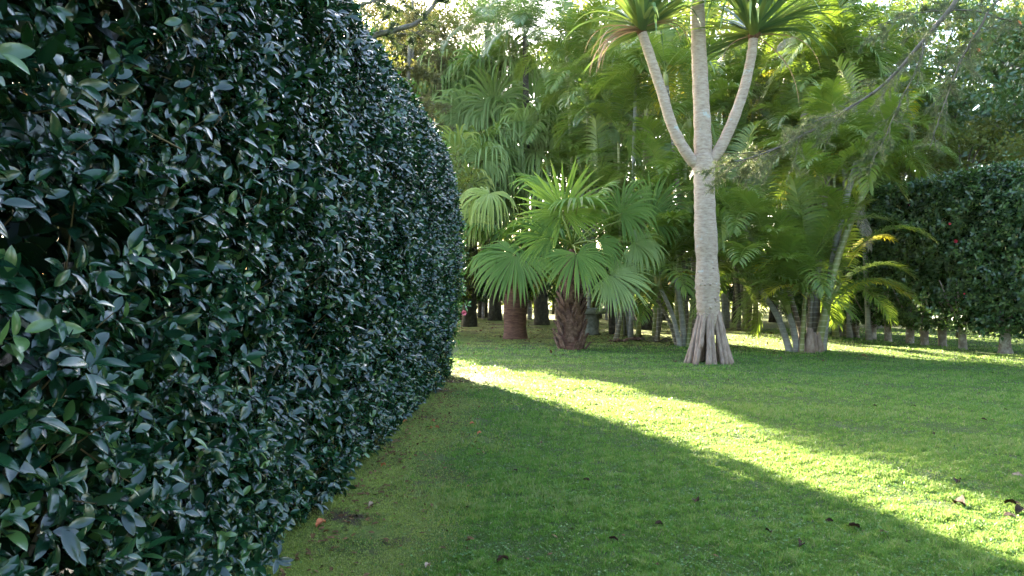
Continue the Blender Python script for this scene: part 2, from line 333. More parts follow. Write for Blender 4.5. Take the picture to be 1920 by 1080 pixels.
def hedge_x(y): return -1.46 + .030 * y          # foot of the left hedge
def blades(n, y0, y1, per=1.0):
    # density falls with the square of the distance
    u = rng.random(n); y = 1 / (1 / y0 - u * (1 / y0 - 1 / y1))
    xl = np.maximum(-.75 * y, hedge_x(y) - .35); xr = .74 * y + .6
    x = xl + (xr - xl) * rng.random(n)
    q = np.stack([x, y], -1)
    mo = moss_amount(x, y); patch = snoise(q, .55, 21, 4); fine = snoise(q, 2.2, 22, 3)
    keep = rng.random(n) > np.clip(mo * .6 + np.clip(-snoise(q, 1.1, 27, 3) - .25, 0, 1) * .8, 0, .9)
    clmp = snoise(q, 5.5, 29, 2); x, y, mo, patch, fine, clmp = x[keep], y[keep], mo[keep], patch[keep], fine[keep], clmp[keep]; n = len(x)
    z = ground_h(x, y) - .003
    h = (.027 + .018 * np.clip(patch, -1, 1) + .010 * fine + .012 * clmp) * rng.uniform(.5, 1.25, n) * (1 - .62 * mo) * (1 + .25 * (rng.random(n) > .985) * 2)
    h = np.clip(h, .012, .07)
    w = np.maximum(.0022, .00062 * y) * rng.uniform(.7, 1.3, n)
    a = rng.uniform(0, 2 * np.pi, n); la = rng.uniform(0, 2 * np.pi, n); lean = np.abs(rng.normal(0, .55, n)) + .1
    sx, sy = np.cos(a) * w, np.sin(a) * w
    lx, ly = np.cos(la) * lean * h, np.sin(la) * lean * h
    V = np.zeros((n, 5, 3))
    V[:, 0] = np.stack([x - sx, y - sy, z], -1); V[:, 1] = np.stack([x + sx, y + sy, z], -1)
    V[:, 2] = np.stack([x - sx * .8 + lx * .35, y - sy * .8 + ly * .35, z + h * .6], -1); V[:, 3] = np.stack([x + sx * .8 + lx * .35, y + sy * .8 + ly * .35, z + h * .6], -1)
    V[:, 4] = np.stack([x + lx, y + ly, z + h * .95], -1)
    base = (np.arange(n) * 5)[:, None, None]
    Fc = (np.array([[0, 1, 3], [0, 3, 2], [2, 3, 4]])[None] + base).reshape(-1, 3)
    rn = np.clip(.40 + .30 * patch + .16 * fine + .18 * clmp + rng.normal(0, .17, n), 0, .80)
    dry = rng.random(n) < .045 + .05 * (fine > .5); rn[dry] = rng.uniform(.82, .92, dry.sum())
    rn = np.where(rng.random(n) < mo * .9, rng.uniform(.94, 1.0, n), rn)
    return V.reshape(-1, 3), Fc, np.repeat(rn, 5)
V, Fc, R = blades(640000, 3.4, 26)
go = link('lawn_grass', mesh_np('lawn_grass', V, [Fc], R, smooth=False), 'grass'); go['kind'] = 'stuff'
go['label'] = 'short green lawn grass growing over the ground'

# ------------------------------------------------------------------ hedges
def hedge_leaves(name, parent, origin, u, out, L, z0, z1, thick, twigs_m2, size, tmpl_fn, mat, bulge, per=7, zlimit=None, faces=('front', 'top', 'end'), seed=1, wob=.05):
    """u: direction along, out: horizontal face normal. clipped foliage shell of leafy shoots"""
    g = np.random.default_rng(seed); u = np.array([*u, 0.]); out = np.array([*out, 0.]); origin = np.array([*origin, 0.])
    up = np.array([0, 0, 1.]); H = z1 - z0
    P_, D_ = [], []
    def addf(pos, nor): P_.append(pos); D_.append(nor)
    def wobble(a, z): return wob * snoise(np.stack([a, z], -1), .5, seed + 3, 3)
    def off(z, a): return bulge(z) + wobble(a, z)
    if 'front' in faces:
        n = int(L * H * twigs_m2); a = g.uniform(0, L, n); z = z0 + H * g.random(n)
        dep = g.exponential(.07, n); dep = np.clip(dep, -.0, .45) - (g.random(n) > .985) * g.uniform(.03, .16, n)
        addf(origin + u * a[:, None] + out * (off(z, a) - dep)[:, None] + up * z[:, None], np.repeat(out[None], n, 0))
    if 'back' in faces:
        n = int(L * H * twigs_m2 * .6); a = g.uniform(0, L, n); z = z0 + H * g.random(n)
        addf(origin + u * a[:, None] - out * (thick + bulge(z) - g.exponential(.07, n))[:, None] + up * z[:, None], np.repeat(-out[None], n, 0))
    if 'top' in faces:
        n = int(L * thick * twigs_m2 * 1.1); a = g.uniform(0, L, n); q = g.random(n) * (thick + .15) - .05
        zt = z1 - .05 + .07 * snoise(np.stack([a, q], -1), .9, seed + 5, 3) - g.exponential(.05, n) + (g.random(n) > .97) * g.uniform(.05, .3, n)
        addf(origin + u * a[:, None] - out * (q - bulge(z1))[:, None] + up * zt[:, None], np.repeat(up[None], n, 0))
    for en, s in (('end', 1), ('start', -1)):
        if en in faces:
            n = int(thick * H * twigs_m2); q = g.random(n) * thick; z = z0 + H * g.random(n)
            round_ = .35 * (1 - np.clip(q / .5, 0, 1)) ** 2
            a = (L if s > 0 else 0) + s * (wobble(q, z) - round_ - g.exponential(.06, n))
            addf(origin + u * a[:, None] - out * (q - bulge(z))[:, None] + up * z[:, None], np.repeat(u[None] * s, n, 0))
    pos = np.concatenate(P_); nor = np.concatenate(D_); n = len(pos)
    T = nrm(nor * .75 + up * .55 + g.normal(0, .42, (n, 3)))
    side = nrm(np.cross(T, g.normal(size=(n, 3)))); side2 = np.cross(T, side)
    ph0 = g.uniform(0, 6.28, n); sz = size * g.uniform(.8, 1.2, n); tl = .12 * size / .085
    LP, LD, LN, LS, LR = [], [], [], [], []
    base_r = np.clip(g.normal(.42, .16, n), 0, 1)
    for j in range(per):
        s = (j + .5) / per; ph = ph0 + j * 2.4 + g.normal(0, .25, n)
        rad = side * np.cos(ph)[:, None] + side2 * np.sin(ph)[:, None]
        LP.append(pos + T * (tl * (s - .6)) * 1.0 + rad * .004)
        d = nrm(T * (.15 + .75 * s ** 1.5) + rad * (1 - .35 * s) + up * g.normal(-.12, .18, n)[:, None])
        LD.append(d)
        nn = T - rad * .25 + up * .35 + g.normal(0, .2, (n, 3)); LN.append(nn)
        LS.append(sz * g.uniform(.75, 1.1, n) * (1 - .25 * (j == per - 1)))
        LR.append(np.clip(base_r + .1 * (j == per - 1) + g.normal(0, .07, n), 0, 1) + (g.random(n) > .996) * .5)
    LP = np.concatenate(LP); LD = np.concatenate(LD); LN = np.concatenate(LN); LS = np.concatenate(LS); LR = np.concatenate(LR)
    return (pos, T, sz), (LP, LD, LN, LS, LR)

# ---- left hedge (runs away from the camera)
H1 = thing('camellia_hedge', 'tall dark glossy camellia hedge filling the left side of the lawn', 'hedge', (-1.46, 0, 0))
hu = nrm(np.array([.030, 1.0])); hout = np.array([hu[1], -hu[0]])
def bul1(z):
    return np.interp(z, [0, .15, .5, 1.2, 2.2, 3.4, 3.9, 4.2], [-.02, .0, .06, .15, .20, .10, -.08, -.28])
L1 = 14.25
(pos, T, tsz), (LP, LD, LN, LS, LR) = hedge_leaves('foliage', H1, (-1.46 - .03, -1.0), hu, hout, L1, .03, 4.0, 1.7, 215, .081, None, 'camellia', bul1, faces=('front', 'top', 'end'), seed=5)
base = np.array([-1.46, 0, 0])
near = LP[:, 1] < 5.2
mb = MB()
for sel, tm_ in ((near, T_NEAR), (~near, T_MID)):
    V, Q, R = scatter(tm_, LP[sel], LD[sel], LN[sel], LS[sel], LR[sel]); mb.add(V - base, Q, None, R)
# leaves inside the body of the hedge, so it is not hollow
gg = np.random.default_rng(12); n = 52000
a = gg.uniform(0, L1 - .2, n); q = gg.uniform(.30, 1.7, n); z = gg.uniform(.12, 3.95, n)
pin = np.array([-1.49, -1, 0]) + np.append(hu, 0) * a[:, None] - np.append(hout, 0) * q[:, None]; pin[:, 2] = z
pin += np.append(hout, 0) * bul1(z)[:, None]
V, Q, R = scatter(T_FAR, pin, gg.normal(size=(n, 3)), gg.normal(size=(n, 3)), gg.uniform(.13, .21, n), gg.uniform(.0, .35, n)); mb.add(V - base, Q, None, R)
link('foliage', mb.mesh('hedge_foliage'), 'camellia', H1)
# shoots carrying the leaves (near part)
mb = MB(); sel = np.where((pos[:, 1] < 6.5) & (pos[:, 1] > .5))[0]
for i in sel[::12]:
    d = T[i]; tl = .12 * tsz[i] / .085; p0 = pos[i] - d * tl * .6 - d * .10 - np.append(hout, 0) * .03 - np.array([0, 0, .03]); p1 = pos[i] + d * tl * .35
    tube(mb, np.array([p0, (p0 + p1) / 2 + np.array([0, 0, -.004]), p1]) - base, [.0032, .0026, .0016], 4, cap=False)
tw_ = link('twig', mb.mesh('hedge_twigs'), 'twig', H1); tw_['kind'] = 'stuff'
# woody branches inside and at the foot
gg = np.random.default_rng(4)
for k, y in enumerate(np.arange(-.4, 13.8, .95)):
    x = hedge_x(y) - .55 + gg.uniform(-.1, .1); mb = MB()
    tube(mb, smooth_path([(x, y, 0), (x + .05, y + .05, .8), (x - .05, y - .04, 2), (x, y + .1, 3.5)], 12) - base, np.linspace(.065, .02, 12), 7, lump=.1, seed=k)
    for b_ in range(9):
        z = gg.uniform(.25, 3.3); e = np.array([x + .5 + gg.uniform(-.15, .2), y + gg.uniform(-.6, .6), z + gg.uniform(.2, .7)])
        tube(mb, smooth_path([(x, y, z), ((x + e[0]) / 2, (y + e[1]) / 2, z + .12), e], 6) - base, np.linspace(.018, .006, 6), 5, cap=False)
    link('trunk', mb.mesh('hedge_trunk'), 'branch', H1)
# camellia flower: rosette of petals
def flower_mesh(name, r=.035, seed=0):
    g = np.random.default_rng(seed); mb = MB()
    for ring, (k, tilt, s) in enumerate(((7, .25, 1), (6, .65, .85), (5, 1.05, .65), (3, 1.35, .45))):
        a = np.linspace(0, 2 * np.pi, k, endpoint=False) + ring * .4 + g.normal(0, .1, k)
        d = np.stack([np.cos(a) * math.cos(tilt), np.sin(a) * math.cos(tilt), np.full(k, math.sin(tilt))], -1)
        nn = np.stack([-np.cos(a) * math.sin(tilt), -np.sin(a) * math.sin(tilt), np.full(k, math.cos(tilt))], -1)
        V, Q, R = scatter(tmpl_leaf(4, .95, .3, -.2), np.zeros((k, 3)) + [0, 0, ring * .003], d, nn, np.full(k, r * s), np.full(k, .5)); mb.add(V, Q, None, R)
    return mb.mesh(name)
fm = flower_mesh('camellia_flower'); fmr = flower_mesh('camellia_flower_red', .04, 3)
fm.materials.append(M['pink']); fmr.materials.append(M['red'])
def flower(parent, me, loc, s=1, rot=(1.2, 0, 0)):
    o = bpy.data.objects.new('flower', me); COL.objects.link(o); o.parent = parent
    o.location = np.array(loc) - np.array(parent.location); o.scale = (s,) * 3; o.rotation_euler = rot; return o
for px, py, Y_, s, me in ((869, 587, 12.6, 1.5, fm), (841, 372, 12.6, .8, fmr), (691, 153, 7.4, .9, fm), (800, 596, 10.2, .8, fm), (843, 238 + 150, 12.9, .7, fmr)):
    flower(H1, me, P(px, py, Y_), s, (1.3, .2, .5))

# ---- right hedge (runs away on the right, clear stems at the foot)
def far_hedge(label, p0, p1, z0, z1, thick, dens, size, seed, faces, bul, trunks, gap=False, outsign=1, group=None):
    p0 = np.array(p0, float); p1 = np.array(p1, float); L = np.linalg.norm(p1 - p0); u = (p1 - p0) / L; out = np.array([-u[1], u[0]]) * outsign
    Hh = thing('clipped_hedge', label, 'hedge', (*p0, 0))
    (pos, T, tsz), (LP, LD, LN, LS, LR) = hedge_leaves('foliage', Hh, p0, u, out, L, z0, z1, thick, dens, size, None, None, bul, per=6, faces=faces, seed=seed, wob=.12)
    b0 = np.array([*p0, 0]); mb = MB()
    V, Q, R = scatter(T_FAR, LP, LD, LN, LS * 1.05, LR); mb.add(V - b0, Q, None, R)
    g = np.random.default_rng(seed); n = int(L * (z1 - z0) * thick * 620)
    a = g.uniform(.1, L - .1, n); q = g.uniform(.2, thick - .1, n); z = g.uniform(z0 + .1, z1 - .1, n)
    pin = b0 + np.append(u, 0) * a[:, None] - np.append(out, 0) * q[:, None]; pin[:, 2] = z
    if gap: pin = pin[~in_gap(pin)]
    n = len(pin)
    V, Q, R = scatter(T_FAR, pin, g.normal(size=(n, 3)), g.normal(size=(n, 3)), g.uniform(.14, .22, n), g.uniform(.0, .35, n)); mb.add(V - b0, Q, None, R)
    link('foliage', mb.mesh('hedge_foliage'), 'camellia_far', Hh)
    for (x, y, rad) in trunks:
        k = int(g.integers(99)); mb = MB()
        hh = z0 + .9; lean = g.uniform(-.08, .08, 2)
        path = smooth_path([(x, y, -.03), (x + lean[0] * .3, y + lean[1] * .3, .35), (x + lean[0], y + lean[1], hh)], 9)
        tube(mb, path - b0, np.interp(np.linspace(0, 1, 9), [0, .12, .5, 1], [rad * 1.2, rad, rad * .92, rad * .7]), 10, lump=.12, seed=k)
        for _ in range(4):
            aa = g.uniform(0, 6.28); e = np.array([x + math.cos(aa) * .5, y + math.sin(aa) * .5, hh + g.uniform(-.1, .4)])
            s0 = np.array([x, y, g.uniform(.35, .7)]); tube(mb, smooth_path([s0, (s0 + e) / 2 + [0, 0, -.06], e], 6) - b0, np.linspace(rad * .3, rad * .12, 6), 5, cap=False)
        link('trunk', mb.mesh('hedge_trunk'), 'hedge_trunk', Hh)
    return Hh
def foot(px, py): 
    Yd = EYE * F / (py - 530); return ((px - 960) / F * Yd, Yd)
tr = [foot(1885, 663), foot(1805, 655), foot(1767, 650), foot(1734, 647), foot(1706, 644), foot(1665, 640), foot(1637, 637), foot(1601, 632), foot(1578, 628)]
tr = [(*t_, .13 if i in (0,) else .095) for i, t_ in enumerate(tr)]
def bul2(z): return np.interp(z, [0, .45, .9, 1.6, 3.2, 4.6], [-.25, -.15, .02, .10, .10, -.05])
H2 = far_hedge('clipped dark green hedge on bare stems along the right edge of the lawn', (11.25, 12.6), (9.05, 25.5), .42, 4.22, 1.5, 105, .10, 31, ('front', 'top', 'start', 'end', 'back'), bul2, [(11.8, 14.9, .13), (12.1, 13.4, .13)] + tr)
for px, py, Y_, s, me in ((1792, 453, 17.4, 1.25, fmr), (1705, 384, 19.6, 1.2, fmr), (1781, 420, 17.4, .8, fmr), (1808, 691 - 140, 17.0, .6, fmr)):
    flower(H2, me, P(px, py, Y_), s, (1.3, .2, -.6))
g4 = np.random.default_rng(44)
H3 = far_hedge('long clipped hedge on thin stems crossing behind the palm clumps', (11.5, 30.2), (-5.0, 33.5), .75, 2.9, 1.2, 55, .11, 41, ('front', 'top', 'end'), lambda z: np.interp(z, [0, .8, 1.2, 3], [-.2, -.1, .1, .0]),
    [(11.2 - i * 1.03 + g4.uniform(-.2, .2), 30.7 + i * .2, g4.uniform(.07, .11)) for i in range(16)], outsign=1)

# ------------------------------------------------------------------ pandanus with three limbs
PY = 14.9
PD = thing('pandanus_tree', 'pale screw pine with three limbs and stilt roots standing on the lawn', 'tree', (*P(1333, 668, PY)[:2], 0))
pb = np.array(PD.location)
def pp(px, py, dy=0): return P(px, py, PY + dy) - pb
trunk = [pp(1331, 628), pp(1329, 590), pp(1327, 560), pp(1326, 500), pp(1323, 430), pp(1321, 370), pp(1320, 318), pp(1317, 290)]
mb = MB(); pt = smooth_path(trunk, 60); tt = np.linspace(0, 1, 60)
rad = np.interp(tt, [0, .1, .22, .36, .45, .55, .72, .88, 1], [.13, .215, .225, .238, .215, .222, .205, .215, .205])
gg = np.random.default_rng(8)
rad = rad * (1 + .02 * np.sin(tt * 38) + .012 * gg.normal(size=60))
tube(mb, pt, rad, 20, lump=.032, seed=2)
# knobbly root buds on the lower trunk
for k in range(46):
    a = gg.uniform(0, 6.28); i = int(gg.uniform(8, 27)); c = pt[i] + np.array([math.cos(a), math.sin(a), 0]) * rad[i] * .93
    e = c + np.array([math.cos(a), math.sin(a), -.25]) * gg.uniform(.02, .045); tube(mb, [c, (c + e) / 2, e], np.array([.032, .03, .012]) * gg.uniform(.6, 1.1), 6)
link('trunk', mb.mesh('trunk'), 'pandanus_bark', PD)
limbs = {'c': ([pp(1319, 310), pp(1317, 240), pp(1313, 150), pp(1309, 60), pp(1307, -40), pp(1306, -130)], .185, .12),
         'l': ([pp(1312, 312), pp(1291, 292, -.05), pp(1262, 240, -.1), pp(1240, 170, -.15), pp(1222, 115, -.2), pp(1204, 62, -.2)], .115, .095),
         'r': ([pp(1322, 308), pp(1346, 285, -.05), pp(1372, 232, -.1), pp(1394, 170, -.1), pp(1407, 115, -.1), pp(1413, 72, -.1)], .12, .088)}
crowns = {}
for k, (pts, r0, r1) in limbs.items():
    mb = MB(); q = smooth_path(pts, 46); t_ = np.linspace(0, 1, 46)
    rr = (r0 + (r1 - r0) * t_) * (1 + .025 * np.sin(t_ * 60) + .015 * gg.normal(size=46)); rr[:3] *= [.8, .95, 1]
    tube(mb, q, rr, 16, lump=.02, seed=5); link('limb', mb.mesh('limb'), 'pandanus_bark', PD); crowns[k] = (q[-1], nrm(q[-1] - q[-6]))
# stilt roots
roots = []
for k in range(26):
    a = k / 26 * 2 * np.pi + gg.uniform(-.13, .13); R0 = .155; R1 = gg.uniform(.37, .48)
    zt = gg.uniform(1.0, 1.22); c0 = pt[2] * 0 + np.array([-.03, 0, 0])
    top = c0 + np.array([math.cos(a) * R0, math.sin(a) * R0, zt]); mid = c0 + np.array([math.cos(a) * (R0 + (R1 - R0) * .42), math.sin(a) * (R0 + (R1 - R0) * .42), zt * .55]) + gg.normal(0, .018, 3); bot = c0 + np.array([math.cos(a) * R1, math.sin(a) * R1, -.05])
    if k % 7 == 3: bot = mid + (bot - mid) * .45
    q = smooth_path([top, mid, bot], 14); r_ = gg.uniform(.036, .055)
    tube_obj('prop_root', q, np.interp(np.linspace(0, 1, 14), [0, .15, .8, 1], [r_ * .6, r_, r_ * 1.05, r_ * (1.15 if k % 7 != 3 else .6)]), 'prop_root', PD, 9, lump=.05, seed=k)
# sword leaf rosettes
def sword(mb, base, d, up, L, w, droop, r, kink=None):
    n = 11; t_ = np.linspace(0, 1, n); pts = [base]; dd = d.copy(); st = L / (n - 1)
    for i in range(1, n):
        k = droop * (t_[i] ** 1.6) * .26
        if kink and t_[i] > kink: k += .5
        dd = nrm(dd + np.array([0, 0, -k])); pts.append(pts[-1] + dd * st)
    pts = np.array(pts); tan = nrm(np.gradient(pts, axis=0)); side = nrm(np.cross(tan, up + 1e-3)); nn = np.cross(side, tan)
    ww = w * np.interp(t_, [0, .08, .35, .8, 1], [.9, 1, .8, .42, .02]) * .5
    V = np.stack([pts - side * ww[:, None] + nn * ww[:, None] * .55, pts, pts + side * ww[:, None] + nn * ww[:, None] * .55], 1).reshape(-1, 3)
    i = np.arange(n - 1)[:, None]; Q = np.concatenate([np.concatenate([i * 3 + j, i * 3 + j + 1, (i + 1) * 3 + j + 1, (i + 1) * 3 + j], 1) for j in (0, 1)])
    mb.add(V, Q, None, r)
def rosette(c, ax, n, L, seed):
    g = np.random.default_rng(seed); mb = MB(); md = MB()
    for k in range(n):
        f = k / n; el = math.radians(86 - (62 if k % 6 else 96) * f ** 1.15 + g.normal(0, 5)); a = k * 2.09 + f * 3 + g.normal(0, .15)
        d = np.array([math.cos(a) * math.cos(el), math.sin(a) * math.cos(el), math.sin(el)])
        b = c + ax * (.32 * (1 - f) - .02) + d * .03; up = nrm(np.array([0, 0, 1.]) - d * d[2] + np.array([math.cos(a), math.sin(a), 0]) * -.2)
        sword(mb, b, d, up, L * g.uniform(.75, 1.1) * (.8 + .4 * math.sin(f * 3)), .13 * g.uniform(.8, 1.15), .10 + .45 * f + g.uniform(0, .2), np.clip(.25 + .45 * f + g.normal(0, .15), 0, 1.05), kink=.6 if g.random() < .14 else None)
    return mb
for k, sd, n_, L_ in (('c', 1, 120, 2.1), ('l', 2, 140, 2.05), ('r', 3, 140, 2.05)):
    c, ax = crowns[k]; mb = rosette(c, ax, n_, L_, sd); link('leaf_rosette', mb.mesh('leaf_rosette'), 'pandanus', PD)
    # reddish brown sheath where leaves join
    tube_obj('leaf_sheath', [c - ax * .02, c + ax * .12, c + ax * .3], [.095, .135, .06], 'fibre', PD, 10, lump=.1, seed=sd)
gd = np.random.default_rng(77)
def dead_leaf(c, dirxy, L, w, first=.0, px=None):
    mb = MB(); d = nrm(np.array([dirxy[0], dirxy[1], -.15 + first])); sword(mb, c, d, np.array([0, 0, 1.]), L, w, 2.4, gd.uniform(.2, .9)); link('dead_leaf', mb.mesh('dead_leaf'), 'dead', PD)
cl, cr, cc = crowns['l'][0], crowns['r'][0], crowns['c'][0]
for k in range(13): dead_leaf(cl + [-.06, -.05, .04], (-1 + gd.normal(0, .2), gd.normal(-.2, .45)), gd.uniform(1.2, 1.7), .055, .15 + gd.uniform(-.3, .3))
for k in range(4): dead_leaf(cl + [.06, -.05, .1], (1, gd.normal(-.2, .4)), gd.uniform(.7, 1.2), .06, .5)
md = MB()
for k in range(14):
    a = gd.uniform(-1.2, 1.0) if k < 9 else gd.uniform(2, 4.5); d = nrm(np.array([math.cos(a), math.sin(a) * .7, gd.uniform(.05, .5)])); sword(md, cr + d * .06 + [0, 0, .08], d, np.array([0, 0, 1.]), gd.uniform(1.5, 2.1), .10, gd.uniform(1.0, 1.8), gd.uniform(.3, .85))
for k in range(8):
    a = gd.uniform(0, 6.28); d = nrm(np.array([math.cos(a), math.sin(a) * .7, gd.uniform(.05, .5)])); sword(md, cl + d * .06 + [0, 0, .08], d, np.array([0, 0, 1.]), gd.uniform(1.4, 2.0), .10, gd.uniform(.8, 1.5), gd.uniform(.3, .85))
link('hanging_leaves', md.mesh('hanging_leaves'), 'pandanus', PD)
dead_leaf(cr + [.08, -.04, 0], (.45, -.2), 1.75, .075, -.3); dead_leaf(cr + [.12, -.04, .05], (.9, -.3), 1.6, .06, .1); dead_leaf(cr + [-.08, -.04, .02], (-.9, -.3), 1.05, .045, -.1)
for k in range(9):
    a = gd.uniform(0, 6.28); dead_leaf(cc + [0, 0, .02], (math.cos(a), math.sin(a)), gd.uniform(1, 1.5), .06, .2)

# ------------------------------------------------------------------ palms: leaves
def bend(start, d0, L, n, droopf):
    pts = [start]; d = d0.copy(); st = L / (n - 1); D = [d0]
    for i in range(1, n):
        t_ = i / (n - 1); d = nrm(d + np.array([0, 0, -1.]) * droopf(t_) / (n - 1)); pts.append(pts[-1] + d * st); D.append(d)
    return np.array(pts), np.array(D)
def fan_geo(mb, hub, axis, normal, R, span=2.5, nseg=40, droop=3.5, split=.5, seed=0, base_r=.5):
    """palmate leaf: pleated blade, split tips that hang"""
    g = np.random.default_rng(seed); x = nrm(axis); z = nrm(normal - x * np.dot(normal, x)); y = np.cross(z, x)
    ang = np.linspace(-span, span, nseg); dA = ang[1] - ang[0]
    ts = np.array([.03, .22, .42, .55, .68, .80, .91, 1.0]); K = len(ts)
    for i, a in enumerate(ang):
        a_ = a + g.normal(0, .03); d = x * math.cos(a_) + y * math.sin(a_); Ls = R * (1 - .30 * (abs(a) / span) ** 2) * g.uniform(.92, 1.05)
        d = nrm(d + z * .12); sp = split * g.uniform(.85, 1.1); dr = droop * g.uniform(.35, 1.5)
        pts = [hub + d * ts[0] * Ls]; dd = d.copy(); Ds = [d]
        for k in range(1, K):
            st = (ts[k] - ts[k - 1]) * Ls; bendk = (.12 if ts[k] < sp else dr * (ts[k] - ts[k - 1]) * (1 + 1.5 * (ts[k] - sp)))
            dd = nrm(dd + np.array([0, 0, -1.]) * bendk); pts.append(pts[-1] + dd * st); Ds.append(dd)
        pts = np.array(pts); Ds = np.array(Ds); sd = nrm(np.cross(Ds, z)); nn = np.cross(sd, Ds)
        wsp = sp * Ls * math.tan(dA / 2) * 1.04
        w = np.where(ts < sp, ts * Ls * math.tan(dA / 2) * 1.04, wsp * np.clip((1 - ts) / (1 - sp), .02, 1) ** .75)
        V = np.stack([pts - sd * w[:, None] + nn * w[:, None] * .45, pts - nn * w[:, None] * .25, pts + sd * w[:, None] + nn * w[:, None] * .45], 1).reshape(-1, 3)
        q = np.arange(K - 1)[:, None]; Q = np.concatenate([np.concatenate([q * 3 + j, q * 3 + j + 1, (q + 1) * 3 + j + 1, (q + 1) * 3 + j], 1) for j in (0, 1)])
        mb.add(V, Q, None, np.clip(base_r + g.normal(0, .07), 0, 1.1) + np.repeat(ts ** 4 * (.25 if droop < 4 else .5), 3))
def fan_leaf(parent, crown, hub, axis, normal, R, mat='fan', droop=3.5, span=2.5, nseg=40, seed=0, split=.5, r=.45, label=None):
    b0 = np.array(parent.location); mb = MB(); fan_geo(mb, hub - b0, np.array(axis, float), np.array(normal, float), R, span, nseg, droop, split, seed, r)
    o = link('fan_leaf', mb.mesh('fan_leaf'), mat, parent)
    mid = (crown + hub) / 2 + np.array([0, 0, .08 * np.linalg.norm(hub - crown)])
    tube_obj('petiole', smooth_path([crown, mid, hub], 8) - b0, np.linspace(.028, .011, 8), 'petiole', o, 5)
    if label: o['label'] = label
    return o
def random_fans(parent, crown, n, R, Lp, mat, droop, seed, elmin=-40, elmax=80, nseg=30, avoid=None, split=.5):
    g = np.random.default_rng(seed)
    for k in range(n):
        f = (k + .5) / n; el = math.radians(elmax + (elmin - elmax) * f ** .8 + g.normal(0, 7)); a = k * 2.4 + g.normal(0, .25)
        d = np.array([math.cos(a) * math.cos(el), math.sin(a) * math.cos(el), math.sin(el)]); hub = crown + d * Lp * g.uniform(.8, 1.2) + np.array([0, 0, -.12 * Lp * f])
        if in_gap(np.array([hub, hub + d * R * .8, hub + d * R * .7 - [0, 0, R * .5]])).any(): continue
        ax = nrm(d + np.array([0, 0, -.45 - .35 * f])); up = np.array([0, 0, 1.]) + np.array([d[0], d[1], 0]) * .5
        fan_leaf(parent, crown, hub, ax, up, R * g.uniform(.85, 1.12), mat, droop * g.uniform(.8, 1.2), 2.4, nseg, int(g.integers(9999)), split, float(np.clip(g.normal(.45, .18), 0, 1)))

def pinnate_mesh(name, el0, L, nl, ll, arc, droop, vang, seed, w=.028, t0=.16):
    """feather leaf rising along +X; leaflets both sides"""
    g = np.random.default_rng(seed); mb = MB(); n = 16
    pts, D = bend(np.zeros(3), np.array([math.cos(el0), 0, math.sin(el0)]), L, n, lambda t_: arc * (.35 + 1.3 * t_))
    sw = g.normal(0, .12); pts[:, 1] += sw * np.linspace(0, 1, n) ** 2 * L
    tube(mb, pts, np.interp(np.linspace(0, 1, n), [0, .15, 1], [.022, .013, .003]), 5, r=.75, cap=False)
    tt_ = np.linspace(0, 1, n)
    for k in range(nl):
        t_ = t0 + (1 - t0) * (k + .5) / nl
        p0 = np.array([np.interp(t_, tt_, pts[:, j]) for j in range(3)]); T_ = nrm(np.array([np.interp(t_, tt_, D[:, j]) for j in range(3)]))
        side0 = np.array([0, 1., 0]); upv = nrm(np.cross(T_, side0)); upv = upv if upv[2] > 0 or abs(T_[2]) > .9 else -upv
        u_ = (t_ - t0) / (1 - t0); fa = math.radians(78 - 50 * u_ ** 1.5); ln = ll * (.45 + 1.1 * math.sin(math.pi * (.18 + .74 * u_))) * .75
        for s in (1, -1):
            d = nrm(T_ * math.cos(fa) + side0 * s * math.sin(fa) + upv * math.tan(vang) * g.uniform(.7, 1.3) + g.normal(0, .04, 3))
            q, DD = bend(p0, d, ln * g.uniform(.9, 1.08), 5, lambda x: droop * x * g.uniform(.9, 1.1))
            wv = nrm(np.cross(DD, upv)); ww = w * np.array([.5, 1, .95, .6, .04]) * .5
            V = np.stack([q - wv * ww[:, None], q + wv * ww[:, None]], 1).reshape(-1, 3); i = np.arange(4)[:, None]
            mb.add(V, np.concatenate([i * 2, i * 2 + 1, i * 2 + 3, i * 2 + 2], 1), None, float(np.clip(g.normal(.45, .09) + .15 * u_, 0, 1)))
    return mb.mesh(name)
ARE, ARE_Y, ARE_D = [], [], []
for i, el in enumerate((82, 70, 58, 45, 30, 12)):
    for s in range(2):
        e = math.radians(el); args = (e, 1.9, 34, .50, 1.25 + .12 * i, 1.5, .42, 50 + i * 7 + s, .040)
        ARE.append((el, pinnate_mesh('areca_frond', *args)))
for el in (60, 40, 20): ARE_Y.append((el, pinnate_mesh('yellow_frond', math.radians(el), 1.8, 32, .46, 1.6, 1.6, .35, 90 + el, .038)))
for el in (-10, -50): ARE_D.append((el, pinnate_mesh('dry_frond', math.radians(el), 1.4, 26, .26, .9, 2.6, .05, 120 - el, w=.018)))
for _, m_ in ARE: m_.materials.append(M['areca'])
for _, m_ in ARE_Y: m_.materials.append(M['areca_yellow'])
for _, m_ in ARE_D: m_.materials.append(M['areca_dry'])
BLUE = [(el, pinnate_mesh('arching_frond', math.radians(el), 3.2, 60, .62, 1.5, 1.7, .25, 300 + el, w=.035)) for el in (80, 62, 45, 28, 8)]
for _, m_ in BLUE: m_.materials.append(M['blue_palm'])
def frond(parent, me, loc, rz, s=1, name='frond', check=True, label=None, tilt=0):
    if check:
        c = np.array(loc) + np.array([math.cos(rz), math.sin(rz), .15]) * np.array([.2, .7, 1.2, 1.7])[:, None] * s
        if in_gap(c).any(): return None
    o = bpy.data.objects.new(name, me); COL.objects.link(o); o.parent = parent; o.location = np.array(loc) - np.array(parent.location)
    o.rotation_euler = (tilt, 0, rz); o.scale = (s, s, s)
    if label: o['label'] = label
    return o
